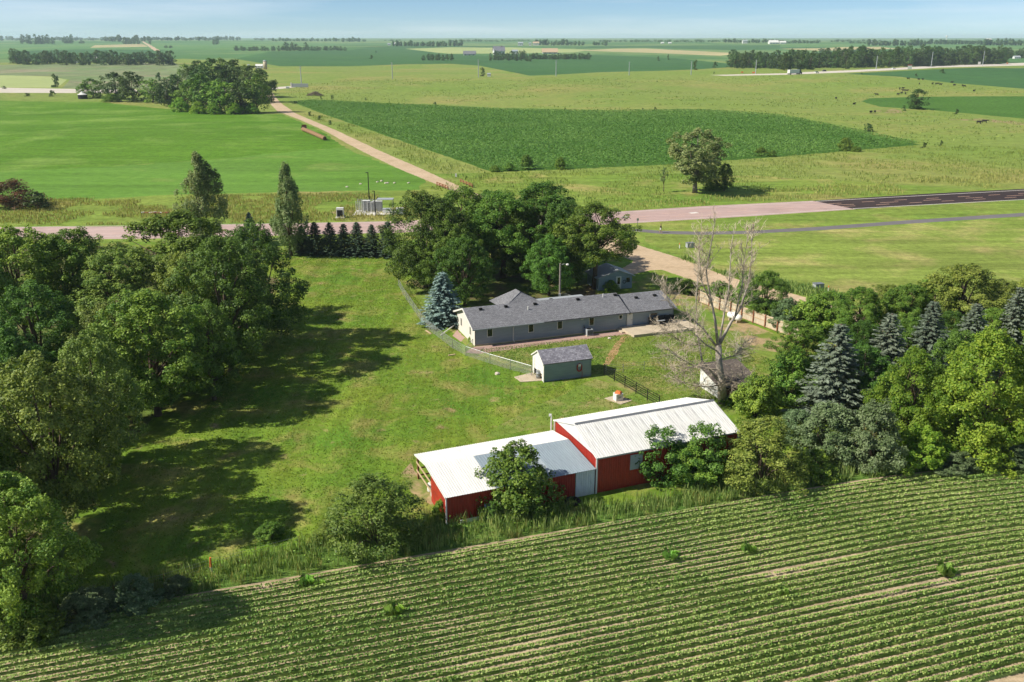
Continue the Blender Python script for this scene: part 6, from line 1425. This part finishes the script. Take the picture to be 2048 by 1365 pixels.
# hay bales
M['hay'] = grass('hay', S('86694e'), S('967a5c'), S('745a42'), pscale=1.2, s1=1, s2=3, s3=14, fine=.2, bump=.6, bdist=.05)
M['hay_end'] = pmat('hay_end', S('6a5038'), .95, .25, 6)
A_, B_ = G(606, 262.5), G(650, 281.5); bd_ = (B_ - A_); ba_ = math.atan2(bd_.y, bd_.x); nbl = 11; bl_ = bd_.length / nbl
bm_ = MB().lathe([(.02, -.5), (.6, -.5), (.72, -.46), (.78, -.36), (.79, 0), (.78, .36), (.72, .46), (.6, .5), (.02, .5)], 16); bm_.v = [(z * bl_ * .98, x, y + .78) for x, y, z in bm_.v]
hb = bm_.mesh('straw', M['hay'], True); em = MB().lathe([(.6, 0), (.3, .02), (.02, .025)], 14); em.v = [(z + bl_ * .49 + .002, x, y + .78) for x, y, z in em.v]; he_ = em.mesh('end_face', M['hay_end'])
for i in range(nbl):
    P = A_ + bd_ * ((i + .5) / nbl); t = thing('hay_bale', 'round hay bale at the near end of the bale row' if i == nbl - 1 else ('round hay bale at the far end of the bale row by the dark trailer' if i == 0 else ORD[nbl - 1 - i] + ' round hay bale from the near end of the bale row'), 'hay bale', Vector((P.x, P.y, float(tz(P.x, P.y)))), ba_ + frng.uniform(-.05, .05), 'row of hay bales')
    link('straw', hb, t); link('end_face', he_, t)
P = G(608, 259); t = thing('hay_trailer', 'dark flat trailer behind the far end of the bale row', 'trailer', P, ba_ - .3)
MB().box(-1.6, 1.6, -1, 1, .7, .9).build('deck', M['dark'], t); MB().box(-1.6, -1.45, -1, 1, .9, 1.7).build('headboard', M['rust_board'], t)
for x_ in (-.9, .9):
    for y_ in (-.95, .95):
        w_ = MB().lathe([(.1, -.1), (.36, -.1), (.4, 0), (.36, .1), (.1, .1)], 12); w_.v = [(x + x_, z + y_, y + .4) for x, y, z in w_.v]; w_.build('wheel', M['dark'], t)
# brush pile, sand bags
P = G(630, 192); brng = random.Random(8); t = thing('brush_pile', 'grey heap of brush on the pasture by the gravel road', 'brush pile', P)
M['brush'] = pmat('brush_wood', S('7d6f62'), .95, .3, 2)
mb = MB()
for k in range(240):
    a = brng.uniform(0, 6.28); r_ = brng.uniform(0, 1) ** .7; c = Vector((math.cos(a) * r_ * 5.2, math.sin(a) * r_ * 3, (1 - r_) * 2.2 + .3)); d = Vector((brng.gauss(0, 1), brng.gauss(0, 1), brng.gauss(0, .35))).normalized() * brng.uniform(.6, 1.8)
    mb.tube([c - d, c + d], [.1, .05], 4)
mb.build('branches', M['brush'], t)['kind'] = 'stuff'
P = G(305, 428); t = thing('log_pile', 'dark and pale debris pile beside the pink road left of the poplars', 'debris', P)
for k in range(9): MB().tube([(k * .6 - 2.5, brng.uniform(-.3, .3), .2), (k * .6 + brng.uniform(.5, 1.8) - 2.5, brng.uniform(-.4, .4), .25)], .18, 7).build('log', M['rust_board' if k % 3 else 'white_paint'], t)
# power poles in a row along the far highway
for i_, (x, yb, yt) in enumerate(((603, 171, 132), (785, 158, 125), (957, 155, 119), (1112, 153, 121), (1258, 151, 124), (1382, 150, 123), (1511, 148, 120), (1752, 139, 112), (1862, 135, 104), (1965, 132, 102))):
    P = G(x, yb); h_ = top_of(P, x, yt); t = thing('power_pole', ORD[i_] + ' tall pale pole from the left along the far highway', 'pole', P, 0, 'power poles along the far highway')
    MB().tube([(0, 0, 0), (0, 0, h_)], [.4, .26], 8).build('pole', M['trim_grey'], t)
    for z in (h_ - .6, h_ - 2.2): MB().box(-1.3, 1.3, -.08, .08, z, z + .16).build('crossarm', M['steel'], t)
# cattle
M['cow'] = pmat('black_hide', S('1c1916'), .8, .2, 3)
def cow_mesh():
    mb = MB()
    mb.tube([(-1.02, 0, 1.08), (-.9, 0, 1.02), (-.45, 0, .96), (.1, 0, .93), (.55, 0, 1.0), (.75, 0, 1.1)], [.18, .33, .37, .4, .36, .24], 10)
    mb.tube([(.65, 0, 1.12), (1.0, 0, 1.22), (1.18, 0, 1.2)], [.24, .18, .15], 8); mb.tube([(1.1, 0, 1.26), (1.32, 0, 1.14), (1.5, 0, 1.02)], [.15, .14, .09], 8)
    for y in (-1, 1): mb.tube([(1.12, y * .1, 1.3), (1.08, y * .3, 1.28)], [.05, .03], 5)
    for y in (-.17, .17):
        mb.tube([(-.8, y, .95), (-.68, y, .62), (-.86, y, .42), (-.82, y, 0)], [.19, .12, .07, .06], 6); mb.tube([(.55, y, .9), (.58, y, .45), (.57, y, 0)], [.15, .08, .06], 6)
    mb.tube([(-1.05, 0, 1.2), (-1.16, 0, .8), (-1.14, 0, .4)], [.04, .03, .05], 5)
    return mb.mesh('body', M['cow'], True)
cm_ = cow_mesh(); cr_ = random.Random(4)
for zx, zy in [(62, 312), (255, 374), (490, 273), (735, 208), (770, 206), (775, 230), (808, 231), (718, 270), (755, 256), (795, 262), (825, 102), (935, 109), (942, 157), (1082, 156), (1115, 159), (1135, 157), (1168, 165), (1287, 142), (1312, 171), (1395, 176), (1416, 182), (430, 462), (472, 460), (1573, 572), (1632, 562), (1520, 233), (978, 110)]:
    o = link('cow', cm_, None, G(1660 + zx / 5.278, 140 + zy / 5.278), cr_.uniform(0, 6.28)); o.scale = (1.15, 1.15, 1.1)
    tag(o, 'black cow grazing in the herd on the far right pasture', 'cow', 'black cattle on the right pasture')
# vehicles on the far highway
M['tyre'] = M['dark']; M['car_white'] = pmat('white_car_paint', S('d8d8d6'), .25, .03, 1); M['car_dark'] = pmat('dark_car_paint', S('23252b'), .25, .05, 1); M['cab_dark'] = pmat('dark_cab_paint', S('20242c'), .3, .05, 1)
def wheels(t, xs, ys, r_=.34):
    for x_ in xs:
        for y_ in ys:
            w_ = MB().lathe([(r_ * .5, -.11), (r_ * .95, -.11), (r_, 0), (r_ * .95, .11), (r_ * .5, .11)], 14); w_.v = [(x + x_, z + y_, y + r_) for x, y, z in w_.v]; w = w_.build('wheel', M['tyre'], t)
            h_ = MB().lathe([(.02, -.13), (r_ * .5, -.125), (r_ * .5, .125), (.02, .13)], 10); h_.v = [(x + x_, z + y_, y + r_) for x, y, z in h_.v]; h_.build('rim', M['steel'], w)
def car(px, py, lab, paint, rz, pick=False):
    t = thing('car', lab, 'car', G(px, py), rz)
    MB().prism([(-2.2, .35), (2.2, .35), (2.25, .7), (2.1, .88), (1.1, .98), (-2.0, 1.0), (-2.25, .8)], -.88, .88).build('body', M[paint], t).rotation_euler = (0, 0, -math.pi / 2)
    MB().prism([(-1.75, .99), (1.1, .98), (.55, 1.45), (-1.35, 1.5)], -.76, .76).build('cabin', M['glass'], t).rotation_euler = (0, 0, -math.pi / 2)
    MB().prism([(-1.36, 1.49), (.56, 1.44), (.5, 1.52), (-1.3, 1.56)], -.77, .77).build('roof', M[paint], t).rotation_euler = (0, 0, -math.pi / 2)
    for s in (-.6, .6): MB().box(2.2, 2.27, s - .18, s + .18, .62, .78).build('headlight', M['trim'], t)
    wheels(t, (-1.4, 1.4), (-.8, .8))
HWA = math.atan2((G(1700, 143) - G(1570, 148.5)).y, (G(1700, 143) - G(1570, 148.5)).x)
car(1633, 146.5, 'white car following the white truck on the far highway', 'car_white', HWA); car(1648, 143.5, 'dark car ahead of the white car on the far highway', 'car_dark', HWA + math.pi); car(1787, 138.5, 'white car farther right on the far highway', 'car_white', HWA)
t = thing('semi_truck', 'white box trailer with dark cab on the far highway', 'truck', G(1588, 149.3), HWA)
MB().box(-7.5, 5.6, -1.28, 1.28, 1.1, 4.0).build('trailer', M['car_white'], t); MB().box(-7.53, -7.503, -1.1, 1.1, 1.3, 3.8).build('rear_door', M['trim'], t); MB().box(-7.3, 6.5, -.5, .5, .8, 1.08).build('chassis', M['dark'], t)
MB().prism([(5.9, .6), (9.4, .6), (9.4, 1.6), (8.2, 1.9), (7.7, 3.0), (7.2, 3.7), (5.9, 3.8)], -1.2, 1.2).build('cab', M['cab_dark'], t).rotation_euler = (0, 0, -math.pi / 2)
MB().box(7.55, 8.25, -1.1, 1.1, 2.1, 2.9).build('windscreen', M['glass'], t); wheels(t, (-6.8, -5.6, 5.0, 6.2, 8.6), (-1.1, 1.1), .5)
# far farm buildings
def building(px, yb, wpx, hw, label, wall='white_paint', roof='trim_grey', d=.7, rz=0., name='house', rise=.35, chimney=False, wins=3):
    P = G(px, yb); s = 1 / px_m(P); w = wpx * s; h = hw * s; t = thing(name, label, 'building', P, rz); dd = w * d
    MB().box(-w / 2, w / 2, 0, dd, 0, h).build('wall', M[wall], t)
    rz_ = h + dd * rise
    slope_roof('roof', roof, t, [(-w * .54, -dd * .06, h - .1), (w * .54, -dd * .06, h - .1), (w * .54, dd / 2, rz_), (-w * .54, dd / 2, rz_)], .25)
    slope_roof('roof', roof, t, [(-w * .54, dd * 1.06, h - .1), (w * .54, dd * 1.06, h - .1), (w * .54, dd / 2, rz_), (-w * .54, dd / 2, rz_)], .25)
    for x_ in (-w / 2 + .02, w / 2 - .32): MB().prism([(0.02, h), (dd - .02, h), (dd / 2, rz_ - .2)], x_, x_ + .3).build('gable', M[wall], t)
    for k in range(wins):
        x_ = -w / 2 + w * (k + .5) / wins; MB().box(x_ - w * .06, x_ + w * .06, -.06, -.004, h * .35, h * .75).build('window', M['glass'], t)
    if chimney: MB().box(w * .2, w * .2 + 1, dd * .4, dd * .4 + 1, rz_ - 1, rz_ + 1.2).build('chimney', M['rust_board'], t)
    return t
for a in [(939, 112.5, 24, 4, 'dark-roofed far house in the hedge beyond the dark corn', 'trim', 'shingle'), (999, 110, 22, 7, 'white far house with steep roof behind the windbreak', 'white_paint', 'shingle_brown', .7, .2, 'house', .6, True), (1030, 109, 12, 6, 'small white far shed right of the steep-roofed house'), (1100, 108, 30, 3, 'tan-roofed far house behind the dense hedge', 'trim', 'tan_board'),
          (1041, 92, 10, 5, 'leftmost white farm building on the middle skyline'), (1060, 92, 5, 5, 'narrow white farm building on the middle skyline'), (1072, 92, 12, 5, 'white farm building with tan roof on the middle skyline', 'white_paint', 'tan_board'), (1104, 91, 4, 5, 'small white farm building right of the skyline farm'),
          (1490, 87.5, 9, 5, 'white house at the far grain site on the right skyline'), (1548, 88.5, 18, 3, 'long low white shed on the right skyline', 'white_paint', 'white_paint'), (1566, 88.5, 12, 3, 'second low white shed on the right skyline', 'white_paint', 'white_paint'), (1743, 89, 8, 4, 'white house right of the grain sheds on the skyline'), (1978, 83, 10, 3, 'white shed among the woods on the right skyline', 'white_paint', 'white_paint'), (2030, 90, 12, 3, 'white shed at the right end of the skyline', 'white_paint', 'white_paint'),
          (1617, 126, 12, 5, 'dark farm shed with pale roof in the creek belt', 'dark', 'white_paint'), (1630, 125, 14, 4, 'low white-roofed farm shed in the creek belt', 'trim', 'white_paint'), (1694, 112, 12, 4, 'tan house up in the creek belt', 'tan_board', 'trim'), (2035, 118, 12, 3, 'white house by the right frame edge above the far road'), (2006, 108, 5, 5, 'small white gable house near the right frame edge'),
          (518, 137, 14, 4.5, 'white barn beside the far silo', 'white_paint', 'white_paint'), (497, 133, 4, 3, 'tiny white shed left of the far silo'), (152, 127.5, 6, 3, 'tiny white tent-roofed shed before the farmstead belt'), (191, 120, 8, 3.5, 'white-roofed shed inside the farmstead belt', 'trim', 'white_paint'), (100, 126, 9, 3, 'tan open shed inside the farmstead belt', 'tan_board', 'trim'), (778, 91.5, 6, 3, 'small white shed left of the dark wood on the skyline'), (793, 91.5, 12, 3, 'red-walled white-roofed shed left of the dark wood', 'rust_board', 'white_paint'), (1325, 88, 6, 1.5, 'left of two tiny white sheds on the middle right skyline', 'white_paint', 'white_paint'), (1340, 88, 6, 1.5, 'right of two tiny white sheds on the middle right skyline', 'white_paint', 'white_paint'), (978, 153.5, 7, 5, 'tiny white shed beside the bush at the pasture crest'), (575, 178, 6, 3, 'white truck-sized shed at the right of the grove by the far road')]:
    building(*a)
for x, lab in ((1463, 'left of two red farm machines before the creek belt'), (1480, 'right of two red farm machines before the creek belt')):
    boxthing('farm_machine', lab, 'machine', G(x, 123), .3, [('body', 'red_sheet', (-3, 3, -1.2, 1.2, .8, 2.4)), ('cab', 'glass', (-1, 1, -1, 1, 2.403, 3.6)), ('wheel', 'dark', (-2.4, -1, -1.6, 1.6, 0, .79)), ('wheel', 'dark', (1, 2.4, -1.6, 1.6, 0, .79))])
P = G(531, 139); h_ = top_of(P, 531, 120.5); r_ = 3.7 / px_m(P)
t = thing('silo', 'grey round concrete silo beside the far white barn', 'silo', P)
MB().lathe([(r_, 0), (r_, h_ * .84)], 20).build('tower', M['concrete'], t, smooth=True); MB().lathe([(r_ * 1.02, h_ * .842), (r_ * .9, h_ * .93), (r_ * .5, h_ * .99), (.1, h_)], 20).build('dome', M['trim_grey'], t, smooth=True)
P = G(166, 198); s = 1 / px_m(P); t = thing('grain_bin', 'dark round bin with white conical roof at the left end of the grove', 'grain bin', P)
MB().lathe([(9 * s, 0), (9 * s, 8 * s)], 20).build('wall', M['dark'], t); MB().lathe([(9.6 * s, 8 * s + .02), (2 * s, 12 * s), (1.8 * s, 14 * s), (.1, 14.5 * s)], 20).build('roof', M['white_paint'], t)
P = G(1892, 84); s = 1 / px_m(P); t = thing('water_tower', 'white water tower standing above the right skyline woods', 'water tower', P)
MB().lathe([(.6 * s, 0), (.45 * s, 3 * s), (.45 * s, 8 * s)], 12).build('stem', M['white_paint'], t); MB().lathe([(.4 * s, 8.02 * s), (1.6 * s, 9 * s), (2.0 * s, 10 * s), (1.6 * s, 11.4 * s), (.1, 12 * s)], 14).build('bowl', M['white_paint'], t, smooth=True)
P = G(600, 175); boxthing('culvert_wall', 'grey concrete culvert wall by the far road right of the grove', 'wall', P, 0, [('wall', 'trim_grey', (-6, 6, 0, .8, 0, 2.6)), ('end_post', 'concrete_white', (-6.8, -6.02, -.2, 1, 0, 3.2))])
# ---------------------------------------------------------------- air
def haze():
    m, n, l, b = newmat('summer_haze'); n.remove(b)
    pv = n.new('ShaderNodeVolumePrincipled'); pv.inputs['Color'].default_value = (.72, .87, 1.0, 1); pv.inputs['Density'].default_value = HAZE; pv.inputs['Anisotropy'].default_value = .1
    l.new(pv.outputs[0], n['Material Output'].inputs['Volume'])
    o = MB().box(-20500, 20500, -18500, 18500, -5, 62).build('haze', m); tag(o, kind='stuff')
HAZE = 7.5e-5
haze()
